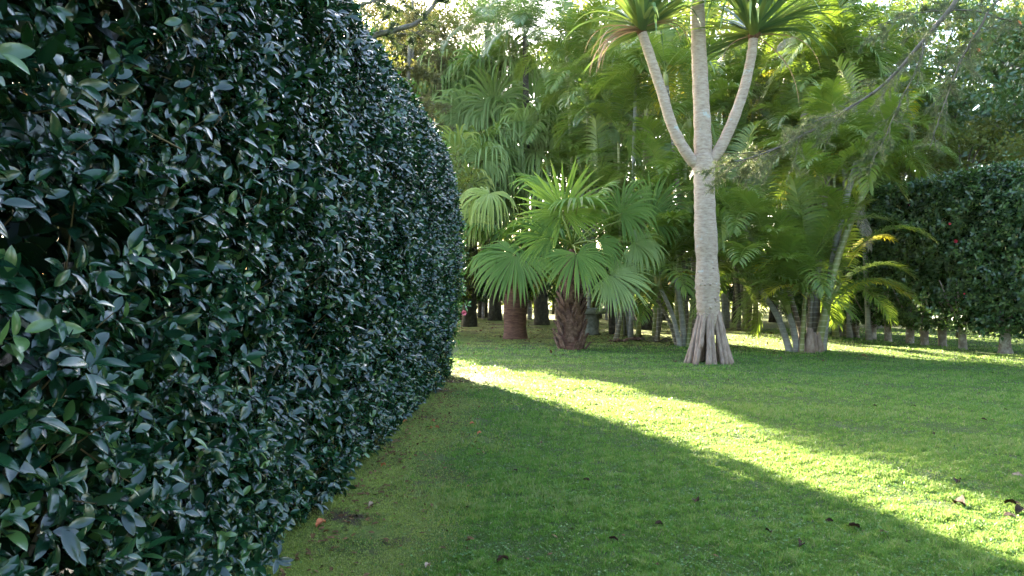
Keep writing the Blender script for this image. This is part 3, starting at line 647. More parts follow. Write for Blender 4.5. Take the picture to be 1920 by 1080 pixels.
def areca_clump(label, base, stems, seed, group=None, yel=.02, dry=.08, fmin=6, s=1.0, name='areca_palm_clump', check=True):
    """stems: list of (dx, dy, topx, topy, topz, radius, mat, nfronds)"""
    g = np.random.default_rng(seed); t = thing(name, label, 'palm', (*base, 0), group); b0 = np.array([*base, 0.])
    for (dx, dy, tx, ty, tz, r_, mt, nf) in stems:
        p0 = np.array([dx, dy, -.04]); p2 = np.array([tx, ty, tz]); mid = (p0 + p2) / 2 + np.array([-(tx - dx) * .10, -(ty - dy) * .1, .05 * tz])
        q = smooth_path([p0, mid, p2], 16)
        st = tube_obj('stem', q, np.interp(np.linspace(0, 1, 16), [0, .06, .2, 1], [r_ * 1.45, r_ * 1.15, r_, r_ * .8]), mt, t, 9)
        ax = nrm(q[-1] - q[-3]); cs = q[-1] + ax * .42
        tube_obj('crownshaft', [q[-1] - ax * .02, q[-1] + ax * .15, q[-1] + ax * .32, cs], [r_ * .85, r_ * 1.15, r_ * .9, r_ * .45], 'crownshaft', st, 8)
        c = b0 + cs
        for k in range(nf):
            f = (k + .5) / nf; want = 84 - 80 * f + g.normal(0, 5); a = k * 2.4 + g.normal(0, .3) + dx * 7
            pool = ARE; u = g.random()
            if f > .55 and u < yel * 2.2: pool = ARE_Y
            elif f > .75 and u < dry * 4: pool = ARE_D; want = -30
            me = min(pool, key=lambda e: abs(e[0] - want) + g.uniform(0, 9))[1]
            frond(t, me, c - ax * .15 * f, a, s * g.uniform(.85, 1.15), check=check)
    return t

# ---- right areca clump (near, in front of the right sun strip)
def stem_px(base, pb_, pt_, dtop=0, r=.05, mt='areca_stem', nf=9):
    """a stem seen from its foot pixel to its head pixel"""
    Yb = base[1] + pb_[2]; a = P(pb_[0], pb_[1], Yb); c = P(pt_[0], pt_[1], base[1] + dtop)
    return (a[0] - base[0], Yb - base[1], c[0] - base[0], dtop, c[2], r, mt, nf)
bR = P(1512, 660, 17.3)[:2]
stR = [stem_px(bR, (1482, 655, .0), (1424, 540, 0), -.2, .075, 'areca_stem_grey', 7),
       stem_px(bR, (1495, 655, -.1), (1478, 585, 0), -.4, .075, 'areca_stem_grey', 5),
       stem_px(bR, (1503, 660, -.25), (1511, 545, 0), -.3, .05, 'areca_green', 8),
       stem_px(bR, (1516, 655, .15), (1524, 540, 0), .3, .055, 'areca_stem', 7),
       stem_px(bR, (1524, 655, .2), (1553, 330, 0), .6, .075, 'areca_stem', 9),
       stem_px(bR, (1530, 655, .35), (1549, 345, 0), .9, .06, 'areca_stem', 8),
       stem_px(bR, (1530, 657, -.1), (1640, 318, 0), .2, .085, 'areca_green', 10),
       stem_px(bR, (1540, 655, .1), (1606, 300, 0), .5, .085, 'areca_stem_grey', 10),
       stem_px(bR, (1520, 650, .3), (1560, 560, 0), .4, .06, 'areca_stem_grey', 6),
       stem_px(bR, (1500, 650, .35), (1392, 420, 0), .8, .06, 'areca_stem_grey', 8),
       stem_px(bR, (1510, 650, .4), (1440, 470, 0), 1.0, .06, 'areca_stem', 6)]
CR = areca_clump('multi stemmed areca palm clump with ringed leaning canes, its lower right frond yellow', bR, stR, 61, yel=.03, dry=0, check=False)
bh = MB(); g5 = np.random.default_rng(66)
for k in range(16):
    a = g5.uniform(0, 6.28); rr = g5.uniform(.05, .42); x, y = math.cos(a) * rr, math.sin(a) * rr * .7
    tube(bh, [(x, y, -.05), (x * .92, y * .92, .16), (x * .85, y * .85, g5.uniform(.3, .6))], [.10, .085, .045], 8, lump=.12, seed=k)
link('root_mass', bh.mesh('root_mass'), 'prop_root', CR)
# fronds the picture shows one by one: (crown px,py), heading towards (dx,dy), mesh pools
def key_frond(parent, px, py, Yd, az, el, s, pool, label=None, tilt=0):
    me = min(pool, key=lambda e: abs(e[0] - el))[1]; frond(parent, me, P(px, py, Yd), math.radians(az), s, check=False, label=label, tilt=tilt)
key_frond(CR, 1560, 560, 17.0, -8, 40, 1.0, ARE_Y, 'yellow frond arching down')
key_frond(CR, 1562, 570, 16.8, 5, 45, .95, ARE); key_frond(CR, 1575, 545, 17.2, -28, 30, .95, ARE)
key_frond(CR, 1590, 500, 17.4, 10, 58, .8, ARE_Y)
key_frond(CR, 1512, 560, 16.8, 205, 45, .75, ARE_Y); key_frond(CR, 1540, 520, 16.6, 195, 45, .9, ARE)
key_frond(CR, 1500, 545, 16.4, 240, 58, .8, ARE); key_frond(CR, 1478, 590, 16.8, 215, 60, .8, ARE)
key_frond(CR, 1425, 545, 17.0, 190, 60, .9, ARE); key_frond(CR, 1425, 545, 16.8, -60, 58, .75, ARE); key_frond(CR, 1424, 545, 17.3, 170, 30, .85, ARE)
key_frond(CR, 1603, 380, 17.4, -80, -50, .9, ARE_D, 'hanging dry grey frond')
for a_, b_, c_, d_, e_, s_ in ((1440, 470, 16.9, 210, 70, .9), (1462, 500, 16.7, 250, 58, .85), (1500, 500, 16.5, 200, 70, .85), (1530, 480, 16.6, -20, 58, .9), (1548, 350, 16.9, 200, 58, 1), (1548, 350, 16.9, -40, 58, 1), (1552, 345, 17.0, 230, 45, .9), (1590, 430, 16.9, 215, 58, .9), (1600, 470, 16.9, -30, 45, .9), (1640, 330, 17.2, -40, 45, .95), (1640, 330, 17.2, 200, 58, 1.0), (1392, 420, 17.4, 190, 58, .9), (1392, 425, 17.4, -60, 45, .9), (1394, 420, 17.4, 250, 30, .9)):
    key_frond(CR, a_, b_, c_, d_, e_, s_, ARE)

# ---- left areca clump, behind and left of the pandanus
bL = P(1282, 648, 18.9)[:2]
stL = [stem_px(bL, (1276, 645, -.1), (1238, 540, 0), -.2, .06, 'areca_stem_grey', 8),
       stem_px(bL, (1284, 645, .0), (1266, 520, 0), -.1, .075, 'areca_stem_grey', 8),
       stem_px(bL, (1270, 640, .2), (1230, 560, 0), .2, .05, 'areca_stem', 6),
       stem_px(bL, (1286, 640, .3), (1258, 380, 0), .5, .055, 'areca_green', 8),
       stem_px(bL, (1290, 640, .3), (1250, 160, 0), .8, .065, 'areca_stem', 9),
       stem_px(bL, (1296, 645, .1), (1320, 540, 0), .4, .06, 'areca_stem', 7),
       stem_px(bL, (1300, 640, .4), (1350, 470, 0), .5, .06, 'areca_stem', 7)]
CL = areca_clump('areca palm clump with grey ringed canes just left of the pale forked tree', bL, stL, 62, yel=.05, dry=0, check=False)

# ---- background areca clumps filling the grove
def auto_clump(px, Yd, hs, seed, label, group=None, n=6, spread=.9, s=1.1, mats=('areca_stem', 'areca_green', 'areca_stem_grey')):
    g = np.random.default_rng(seed); base = P(px, 600, Yd)[:2]; st = []
    for k in range(n):
        for tr_ in range(40):
            a = g.uniform(0, 6.28); r0 = g.uniform(.05, .3 + .09 * tr_); h = hs[k % len(hs)] * g.uniform(.9, 1.1); sp = spread * (.3 + h / 6) * g.uniform(.3, 1) + r0 * .5
            if not in_gap(np.append(base, 0) + smooth_path([(math.cos(a) * r0, math.sin(a) * r0, 0), (math.cos(a) * sp, math.sin(a) * sp, h + .4)], 12)[1:]).any(): break
        if tr_ == 39: continue
        st.append((math.cos(a) * r0, math.sin(a) * r0, math.cos(a) * sp, math.sin(a) * sp, h, g.uniform(.045, .07), mats[int(g.integers(len(mats)))], 8 + int(g.integers(3))))
    return areca_clump(label, base, st, seed + 5000, group, s=s)
BGC = [(1190, 22.5, (2.2, 4.2, 6.0, 7.2), 7, 'areca clump with tall canes rising behind the fan palms, left of the pale forked tree'),
       (1255, 24.5, (2.6, 5.0, 7.6, 8.6), 8, 'tall areca clump seen between the left limb and trunk of the pale forked tree'),
       (1345, 21.0, (2.0, 3.4, 5.4, 7.0), 9, 'areca clump directly behind the stilt roots of the pale forked tree'),
       (1400, 25.0, (3.0, 5.6, 8.0, 9.4), 8, 'tall dark areca clump seen under the right crown of the pale forked tree'),
       (1455, 21.5, (2.2, 4.0, 6.4, 8.2), 9, 'areca clump behind the leaning cane, between forked tree and ringed canes'),
       (1530, 23.5, (3.0, 5.4, 7.6, 9.0), 9, 'tall areca clump rising behind the ringed brown canes'),
       (1595, 22.0, (3.6, 5.6, 7.4, 8.6), 7, 'tall areca clump left of the clipped right hedge'),
       (1650, 26.0, (4.5, 6.5, 8.6), 6, 'slender areca clump standing above the far end of the right hedge'),
       (1110, 25.5, (2.0, 5.2, 7.4, 8.8), 7, 'areca clump with feathery fronds behind the middle fan palms'),
       (1310, 28.5, (5.0, 8.0, 10.4), 7, 'distant tall areca clump behind the fork of the pale tree'),
       (1500, 28.5, (5.0, 8.0, 10.6), 7, 'distant tall areca clump with crowns near the top of the picture')]
for i, (px, Yd, hs, n, lb) in enumerate(BGC): auto_clump(px, Yd, hs, 700 + i, lb, n=n)

# ------------------------------------------------------------------ fan palms
def boots(mb_parent, b0, z0, z1, rad, n, seed, mat='boot', L=.16, flare=.5):
    g = np.random.default_rng(seed); mb = MB()
    for k in range(n):
        f = k / n; z = z0 + (z1 - z0) * f; a = k * 2.4 + g.normal(0, .2); r_ = np.interp(f, [0, 1], rad)
        o_ = np.array([math.cos(a), math.sin(a), 0]); c = o_ * r_ * .9 + np.array([0, 0, z]); tip = c + o_ * L * flare * g.uniform(.4, 1.3) + np.array([0, 0, L * g.uniform(.7, 1.3)])
        sd = np.array([-o_[1], o_[0], 0]); w = L * .5 * g.uniform(.7, 1.2)
        V = [c - sd * w - [0, 0, L * .4], c + sd * w - [0, 0, L * .4], tip + sd * w * .45, tip - sd * w * .45]; V2 = [v + o_ * .035 for v in V]
        mb.add(np.array(V + V2), [[0, 1, 2, 3], [7, 6, 5, 4], [0, 4, 5, 1], [1, 5, 6, 2], [2, 6, 7, 3], [3, 7, 4, 0]], None, .5)
    return link('leaf_bases', mb.mesh('leaf_bases', smooth=False), mat, mb_parent)
def fibres(parent, z0, z1, r, n, seed, L=.25):
    g = np.random.default_rng(seed); mb = MB()
    for k in range(n):
        a = g.uniform(0, 6.28); z = g.uniform(z0, z1); o_ = np.array([math.cos(a), math.sin(a), 0]); c = o_ * r * g.uniform(.8, 1) + [0, 0, z]
        d = nrm(o_ * g.uniform(.3, 1) + np.array([0, 0, g.uniform(-.8, .9)]) + g.normal(0, .4, 3)); q, _ = bend(c, d, L * g.uniform(.5, 1.3), 5, lambda t_: 1.2)
        tube(mb, q, [.006, .005, .004, .003, .001], 3, cap=False)
    return link('fibre', mb.mesh('fibre'), 'fibre', parent)
CAM = np.array([0, 0, EYE])
# palm A: squat reddish trunk, left
xA, yA = foot(966, 635)
FA = thing('fan_palm', 'fan palm with smooth squat reddish trunk next to the left hedge end', 'palm', (xA, yA, 0))
tube_obj('trunk', smooth_path([(0, 0, -.05), (.0, 0, .5), (.02, 0, 1.1), (.12, 0, 1.75), (.2, 0, 2.3)], 30), np.interp(np.linspace(0, 1, 30), [0, .05, .2, .42, .6, .8, 1], [.37, .35, .32, .335, .30, .2, .12]), 'red_trunk', FA, 18, lump=.03, seed=4)
boots(FA, None, 1.15, 2.3, (.30, .15), 26, 5, 'red_trunk', .2, .4); fibres(FA, 1.0, 2.2, .3, 120, 6)
cA = np.array([xA + .2, yA, 2.35])
fan_leaf(FA, cA, P(968, 478, 19.9), (-.35, -.55, -.75), (-.1, -.72, .7), 1.6, 'fan', 1.3, 2.35, 44, 1, .55, .55, 'broad green fan leaf hanging over the reddish trunk')
fan_leaf(FA, cA, P(1040, 447, 20.6), (-.8, -.4, .1), (.1, -.8, .55), 1.4, 'fan', 1.6, 2.1, 40, 2, .5, .3)
fan_leaf(FA, cA, P(918, 362, 20.6), (-.3, -.4, -.3), (-.1, -.75, .7), 1.35, 'fan_light', 4.2, 2.4, 36, 3, .42, .45, 'pale yellow green fan leaf with hanging tips')
fan_leaf(FA, cA, P(895, 400, 21.2), (-.6, -.2, -.4), (0, -.7, .7), 1.15, 'fan_light', 3.4, 2.3, 36, 33, .42, .45)
random_fans(FA, cA, 9, 1.2, 1.2, 'fan', 2.0, 71, 5, 75)
# palm B: shaggy brown trunk, middle
xB, yB = foot(1071, 655)
FB = thing('fan_palm', 'fan palm with shaggy brown trunk of old leaf bases, right of the smooth red one', 'palm', (xB, yB, 0))
tube_obj('trunk', smooth_path([(0, 0, -.05), (0, 0, .4), (.02, 0, 1.1), (0, 0, 1.8), (.03, 0, 2.4)], 30), np.interp(np.linspace(0, 1, 30), [0, .1, .35, .55, .8, 1], [.30, .28, .25, .2, .13, .09]), 'red_trunk', FB, 16, lump=.08, seed=7)
boots(FB, None, .02, 1.35, (.30, .20), 80, 8, 'boot', .2, .75); boots(FB, None, 1.2, 2.2, (.19, .12), 22, 9, 'boot', .18, .5); fibres(FB, .7, 2.1, .2, 260, 10, .22)
cB = np.array([xB + .03, yB, 2.5])
kf = [((1080, 476), 17.0, (.05, -.55, -.85), (.05, -.8, .55), 1.35, 1.3, 2.0), ((1143, 515), 17.1, (.85, -.35, -.45), (.2, -.85, .5), 1.35, 1.5, 1.9),
      ((1055, 398), 17.3, (-.25, -.2, .9), (.05, -1, .15), 1.45, .5, 2.6), ((1032, 446), 17.2, (-.9, -.3, .25), (0, -.9, .4), 1.3, 1.2, 1.7),
      ((1165, 400), 17.6, (.75, -.2, .5), (-.1, -.9, .4), 1.45, 1.6, 2.0), ((1190, 455), 17.5, (.8, -.3, -.3), (.1, -.8, .6), 1.3, 2.4, 2.0),
      ((1222, 405), 18.2, (.45, 0, .85), (-.2, -.95, .2), 1.5, 1.0, 2.2), ((1120, 455), 17.3, (.5, -.4, -.7), (.2, -.9, .4), 1.2, 1.6, 2.0)]
for i, ((px, py), Yd, ax, nr_, R_, dr, spn) in enumerate(kf): fan_leaf(FB, cB, P(px, py, Yd), ax, nr_, R_ * (.9 if i < 4 else .78), 'fan' if i not in (1, 5) else 'fan_droop', dr * (.7 if i < 4 else 1.5), spn, 40, 20 + i, .52, .15 + .4 * (i < 2) + .2 * (i % 3))
random_fans(FB, cB, 4, 1.1, 1.35, 'fan', 1.6, 72, 25, 85)
# taller drooping fan palms behind
def tall_fan(label, px, py, topxy, mat, R_, n, seed, droop=4.2, rad=.27, lp=1.4, elmin=-50, trunkmat='dark_trunk', lean=0, nseg=40):
    x, y = foot(px, py); t = thing('fan_palm', label, 'palm', (x, y, 0)); c = P(topxy[0], topxy[1], topxy[2])
    off = c - np.array([x, y, 0]); q = smooth_path([(0, 0, -.05), off * [.3, .3, .35], off * [.8, .8, .75], off], 24)
    tube_obj('trunk', q, np.interp(np.linspace(0, 1, 24), [0, .08, .3, 1], [rad * 1.15, rad, rad * .8, rad * .5]), trunkmat, t, 14, lump=.06, seed=seed)
    random_fans(t, c, n, R_, lp, mat, droop, seed, elmin, 80, nseg, split=.42); return t
tall_fan('tall drooping fan palm whose dark trunk shows between the red and shaggy trunks', 1016, 609, (1000, 285, 27.3), 'fan_droop', 1.7, 28, 81, droop=6)
tall_fan('tall drooping fan palm with dark trunk left of the reddish trunk', 928, 601, (930, 185, 29.8), 'fan_droop', 2.0, 30, 82, droop=5, lp=2.0)
tall_fan('drooping fan palm with pale weeping leaves rising above the left hedge end', 880, 612, (890, 330, 26.0), 'fan_droop', 1.6, 34, 83, droop=6)
tall_fan('tall weeping fan palm with crown above the middle of the grove', 1118, 596, (1085, 190, 33.0), 'fan_droop', 2.1, 32, 84, droop=5, lp=2.2)
tall_fan('fan palm with stiff dark leaves behind the stone table', 1168, 598, (1160, 330, 32.0), 'fan', 1.6, 26, 85, droop=3, lp=1.6)
tall_fan('weeping fan palm crown half hidden above the left hedge', 862, 600, (855, 200, 30.0), 'fan_droop', 1.9, 34, 86, droop=6)
T2_ = next(o_ for o_ in bpy.data.objects if o_.get('label', '').startswith('tall drooping fan palm with dark trunk left'))
T1_ = next(o_ for o_ in bpy.data.objects if o_.get('label', '').startswith('tall drooping fan palm whose dark trunk'))
T4_ = next(o_ for o_ in bpy.data.objects if o_.get('label', '').startswith('tall weeping fan palm with crown above'))
T3_ = next(o_ for o_ in bpy.data.objects if o_.get('label', '').startswith('drooping fan palm with pale'))
for i, (tr_, cp, (px, py), Yd, ax, R_, dr, mt) in enumerate([
        (T2_, (930, 185, 29.8), (925, 196), 27.6, (-.2, -.1, 1), 1.65, 2.2, 'fan_droop'), (T2_, (930, 185, 29.8), (872, 215), 28.0, (-.8, -.1, .6), 1.6, 4, 'fan_droop'),
        (T2_, (930, 185, 29.8), (1000, 190), 28.0, (.8, -.1, .6), 1.6, 4, 'fan'), (T2_, (930, 185, 29.8), (960, 120), 28.8, (.3, 0, 1), 1.5, 3, 'fan_droop'), (T2_, (930, 185, 29.8), (900, 130), 28.8, (-.4, 0, 1), 1.5, 3, 'fan'),
        (T1_, (1000, 285, 27.3), (940, 285), 25.6, (-.5, -.1, .8), 1.35, 5, 'fan_droop'), (T1_, (1000, 285, 27.3), (1040, 235), 26.0, (.5, -.1, .8), 1.4, 5, 'fan'), (T1_, (1000, 285, 27.3), (985, 240), 25.8, (0, -.1, 1), 1.35, 4, 'fan_droop'),
        (T3_, (890, 330, 26.0), (860, 285), 24.6, (-.5, -.1, .8), 1.2, 4, 'fan_light'), (T3_, (890, 330, 26.0), (905, 300), 24.4, (.4, -.1, .9), 1.2, 5, 'fan_droop'), (T3_, (890, 330, 26.0), (880, 350), 24.2, (-.2, -.2, .6), 1.2, 5, 'fan_light'),
        (T4_, (1085, 190, 33.0), (1060, 150), 31.0, (-.3, -.1, 1), 1.7, 3, 'fan_droop'), (T4_, (1085, 190, 33.0), (1120, 170), 31.0, (.5, -.1, .9), 1.7, 3, 'fan')]):
    fan_leaf(tr_, P(*cp), P(px, py, Yd), ax, (ax[0] * .3, -.95, .35), R_, mt, dr, 2.5, 44, 1200 + i, .55, .3 + .1 * (i % 4))
# small palm by the stone table
xs_, ys_ = foot(1208, 617)
FS = thing('small_fan_palm', 'small fan palm with short thick dark trunk right of the stone table', 'palm', (xs_, ys_, 0))
tube_obj('trunk', smooth_path([(0, 0, -.05), (0, 0, .4), (0, 0, .95)], 12), np.interp(np.linspace(0, 1, 12), [0, .3, .7, 1], [.27, .30, .27, .14]), 'dark_trunk', FS, 14, lump=.08, seed=3)
boots(FS, None, .3, .9, (.28, .2), 24, 19, 'dark_trunk', .16, .6)
random_fans(FS, np.array([xs_, ys_, 1.05]), 13, .95, .7, 'fan_droop', 2.0, 88, 5, 85)
# feather palms on top left
def feather(label, px, Yd, top, seed, n=22, s=1.0, rad=.2, pool=BLUE):
    x = P(px, 600, Yd)[0]; t = thing('feather_palm', label, 'palm', (x, Yd, 0)); c = P(top[0], top[1], Yd); off = c - np.array([x, Yd, 0])
    tube_obj('trunk', smooth_path([(0, 0, -.05), off * .5 + [.1, 0, 0], off], 20), np.linspace(rad * 1.2, rad * .7, 20), 'dark_trunk', t, 12, lump=.05, seed=seed)
    g = np.random.default_rng(seed)
    for k in range(n):
        f = (k + .5) / n; want = 84 - 84 * f; me = min(pool, key=lambda e: abs(e[0] - want) + g.uniform(0, 8))[1]; frond(t, me, c, k * 2.4 + g.normal(0, .2), s * g.uniform(.85, 1.1))
    return t
feather('tall feather palm with long blue green arching fronds at the top left of the grove', 905, 34, (915, 62), 91, 26, 1.1)
feather('tall feather palm with steep arching fronds, left of the left crown of the forked tree', 978, 27.5, (985, 70), 92, 22, .85, .14)
feather('feather palm whose fronds hang in front of the areca canes beside the left limb', 1150, 23.5, (1130, 235), 93, 18, .62, .12)

# stone table
sx_, sy_ = foot(1108, 628)
ST = thing('stone_table', 'round grey stone table on a thick cylindrical pedestal behind the shaggy palm', 'table', (sx_, sy_, 0))
tube_obj('pedestal', [(0, 0, -.03), (0, 0, .1), (0, 0, .5), (0, 0, .66)], [.27, .25, .245, .26], 'stone', ST, 24)
tube_obj('table_top', [(0, 0, .655), (0, 0, .67), (0, 0, .80), (0, 0, .815)], [.44, .47, .48, .465], 'stone', ST, 32)
# extra dark trunks deep in the grove
EX = [(905, 578, 'thin dark trunk far back beside the left hedge end', .17, 8), (1040, 590, 'slim dark trunk behind the tall weeping palms', .16, 8.5), (1085, 592, 'dark trunk standing far behind the stone table', .22, 9), (1175, 594, 'slim dark trunk between stone table and small fan palm', .15, 9),
      (1245, 600, 'dark trunk left of the areca canes by the forked tree', .16, 9), (1380, 605, 'dark trunk right of the stilt roots, by the back hedge', .2, 10), (1450, 604, 'dark trunk behind the leaning grey cane', .2, 10), (985, 588, 'dark trunk between the reddish trunk and the weeping palms', .18, 9)]

# ------------------------------------------------------------------ trees
def crown_mesh(name, n, c, rad, size, seed, nclump=60, tmpl=T_FAR, clump=.9, gapcheck=None):
    g = np.random.default_rng(seed); c = np.array(c, float); rad = np.array(rad, float)
    d = nrm(g.normal(size=(nclump, 3))); rr = g.uniform(.25, 1, nclump) ** .5; cc = c + d * rad * rr[:, None]
    cs = g.uniform(.5, 1.2, nclump) * clump; k = g.integers(0, nclump, n)
    off = g.normal(size=(n, 3)); off = nrm(off) * (g.random(n) ** .45)[:, None]; pos = cc[k] + off * cs[k][:, None] * [1, 1, .6]
    if gapcheck is not None: pos = pos[~in_gap(pos + gapcheck, (0, 1, 2))]
    n = len(pos); dr = nrm(g.normal(size=(n, 3)) + [0, 0, -.3]); nn = g.normal(size=(n, 3)) + [0, 0, .9]
    tone = g.normal(0, .12, nclump)[k][:n]
    return scatter(tmpl, pos, dr, nn, size * g.uniform(.6, 1.3, n), np.clip(.45 + tone + g.normal(0, .15, n), 0, 1)), cc
def limb_tree(name, label, loc, h, crown_c, crown_r, n, size, mat, seed, barkmat='branch', rad=.25, nclump=60, clump=.9, tmpl=T_FAR, group=None, cat='tree', gapcheck=True, nl=14):
    t = thing(name, label, cat, (loc[0], loc[1], 0), group); g = np.random.default_rng(seed)
    (V, Q, R), cc = crown_mesh('crown', n, crown_c, crown_r, size, seed, nclump, tmpl, clump, np.array([loc[0], loc[1], 0]) if gapcheck else None)
    mb = MB(); mb.add(V, Q if Q.shape[1] == 4 else None, Q if Q.shape[1] == 3 else None, R); link('crown', mb.mesh('crown'), mat, t)
    mb = MB(); top = np.array(crown_c) + [0, 0, crown_r[2] * .5]; q = smooth_path([(0, 0, -.1), (g.uniform(-.2, .2), g.uniform(-.2, .2), h * .4), top], 16)
    tube(mb, q, np.linspace(rad, rad * .2, 16), 10, lump=.08, seed=seed)
    for i in g.choice(nclump, min(nl, nclump), replace=False):
        j = int(g.uniform(5, 13)); e = cc[i]; tube(mb, smooth_path([q[j], (q[j] + e) / 2 + [0, 0, .3], e], 8), np.linspace(rad * .35, rad * .06, 8), 6, cap=False)
    link('trunk', mb.mesh('trunk'), barkmat, t); return t
for i, (px, py, lb, r_, h) in enumerate(EX):
    x, y = foot(px, py); limb_tree('slender_tree', lb, (x, y), h, (0, 0, h), (1.8, 1.8, 1.6), 2600, .17, 'tree', 900 + i, 'dark_trunk', r_, 26, .8)
BT = [(5.5, 42, 12.5, (4.5, 4, 5.5), 'tree_light', 'tall sunlit tree far behind the left crown of the forked tree', 9000),
      (10.5, 40, 12.5, (4.5, 4, 5.5), 'tree_light', 'bright sunlit tree seen between the crowns of the forked tree', 9000),
      (15.5, 41, 12.5, (4.5, 4, 5.5), 'tree_light', 'yellow green sunlit tree behind the areca crowns', 9000),
      (20.5, 42, 12.5, (5, 4, 5.5), 'tree_light', 'sunlit tree glowing yellow above the far hedge end', 9000),
      (26, 40, 12, (5, 4, 6), 'tree', 'tall green tree in the upper right distance', 9000),
      (9.0, 52, 16, (6, 5, 7), 'tree', 'very tall tree at the back of the grove, centre', 9000),
      (18, 54, 17, (6, 5, 7), 'tree', 'very tall tree at the back right of the grove', 9000),
      (33, 44, 13, (6, 5, 7), 'tree', 'tall tree at the far right edge', 8000)]
for i, (x, y, h, cr, mt, lb, n) in enumerate(BT):
    limb_tree('tree', lb, (x, y), h, (0, 0, h), cr, n, .27, mt, 950 + i, 'branch', .35, 90, 1.5, gapcheck=True, nl=24)
# shrubs under them, closing the view low down
for i, (x, y, h, lb, mt) in enumerate([(-3.2, 37, 3.4, 'rounded leafy shrub behind the back hedge, leftmost', 'tree'), (.8, 44, 3.8, 'large shrub behind the back hedge, left of the stone table', 'tree'), (5, 44.5, 3.8, 'large shrub behind the back hedge, behind the small fan palm', 'tree_light'), (9.5, 44.5, 4.2, 'large shrub behind the back hedge, right of the stilt roots', 'tree_light'),
        (14, 45, 4.4, 'large shrub behind the back hedge, behind the ringed canes', 'tree'), (17.5, 33, 4.6, 'leafy shrub beyond the right hedge', 'tree_light'), (19, 26, 4.6, 'dark shrub beyond the right hedge by the right edge', 'tree'), (24, 33, 5, 'wide shrub far beyond the right hedge', 'tree'), (19.5, 46, 4.6, 'tall yellow green shrub far beyond the far end of the right hedge', 'tree_light'), (26, 46, 4.8, 'tall shrub in the distance over the middle of the right hedge', 'tree_light'), (32, 46, 4.8, 'tall shrub in the distance over the near end of the right hedge', 'tree'), (-7, 46, 4, 'wide shrub far off behind the left hedge end', 'tree')]):
    limb_tree('shrub', lb, (x, y), h * .6, (0, 0, h * (.55 if y < 40 else 1.1)), (2.9, 2, h * (.45 if y < 40 else 1.15)), 14000, .22, mt, 980 + i, 'branch', .12, 60, .8, cat='shrub', gapcheck=True)
limb_tree('fine_leaved_tree', 'fine leaved sunlit tree filling the bright gap above the left hedge end', (-4.0, 33), 9.5, (0, 0, 9.0), (2.8, 2.4, 5.2), 16000, .13, 'tree_light', 1012, 'branch_pale', .2, 90, .8)
limb_tree('fine_leaved_tree', 'taller fine leaved tree behind the feather palms at the top left', (-7.4, 44), 12.5, (0, 0, 12), (3.6, 3, 5.5), 16000, .16, 'tree_light', 1013, 'branch_pale', .25, 90, 1.0)
limb_tree('fine_leaved_tree', 'fine leaved tree farthest left in the bright gap over the left hedge', (-8.2, 38), 10.5, (0, 0, 10), (2.6, 2.4, 5.5), 14000, .15, 'needle_sun', 1014, 'branch_pale', .22, 80, .9)
limb_tree('fine_leaved_tree', 'thin sunlit tree just above the far top corner of the left hedge', (-4.3, 26), 7.5, (0, 0, 7.6), (1.7, 1.6, 2.3), 4200, .12, 'tree_light', 1015, 'branch_pale', .10, 50, .6)
limb_tree('fine_leaved_tree', 'wide yellowish fine leaved tree high over the left hedge end', (-5.8, 36), 11.5, (0, 0, 11), (3.2, 2.6, 5.0), 15000, .15, 'needle_sun', 1016, 'branch_pale', .2, 90, .9)
limb_tree('fine_leaved_tree', 'tall sunlit tree closing the sky gap left of the feather palms', (-4.4, 38), 14, (.6, 0, 13.4), (3.0, 2.6, 3.8), 15000, .16, 'needle_sun', 1017, 'branch_pale', .14, 80, .9)
# unseen trees added around the camera: dark reflections for the gloss of the hedge
for i, (x, y, h) in enumerate([(-9, -9, 6.5), (-1.5, -13, 7.5), (6, -12, 6.5), (13.5, -7, 7), (20, 1.5, 7)]):
    limb_tree('tree', ['unseen dark tree added off the left behind the near hedge end', 'unseen dark tree added behind the camera, left of the middle', 'unseen dark tree added behind the camera, right of the middle', 'unseen dark tree added at the near right corner of the lawn', 'unseen dark tree added to the right of the near lawn'][i], (x, y), h, (0, 0, h), (4.2, 3.2, h * .85), 9000, .3, 'broad', 1040 + i, 'branch', .3, 90, 1.6, gapcheck=True)
# low shrubs hidden behind the left hedge: they keep the far lawn in shade
for i, (x, y) in enumerate([(-6.6, 24.6), (-4.6, 24.8), (-2.9, 25.2)]):
    limb_tree('shrub', ['dense shrub standing farthest left behind the left hedge', 'dense shrub in the middle of the row behind the left hedge', 'dense shrub showing just past the end of the left hedge'][i], (x, y), 2.4, (0, 0, 2.1), (1.5, 1.2, 2.0), 9000, .15, 'tree', 1020 + i, 'branch', .1, 50, .7, cat='shrub')
for i, (x, y, h) in enumerate([(13.6, 17.5, 4.6), (12.9, 21.5, 4.9), (12.0, 26.0, 5.2), (15.5, 24, 5.6)]):
    limb_tree('shrub', ['sunlit leafy shrub peeping over the near end of the right hedge', 'sunlit leafy shrub peeping over the middle of the right hedge', 'sunlit leafy shrub peeping over the far end of the right hedge', 'taller sunlit shrub in the second row behind the right hedge'][i], (x, y), h, (0, 0, h), (1.7, 2.2, 1.35), 7500, .12, 'tree_light', 1050 + i, 'branch', .1, 60, .6, cat='shrub', gapcheck=False)
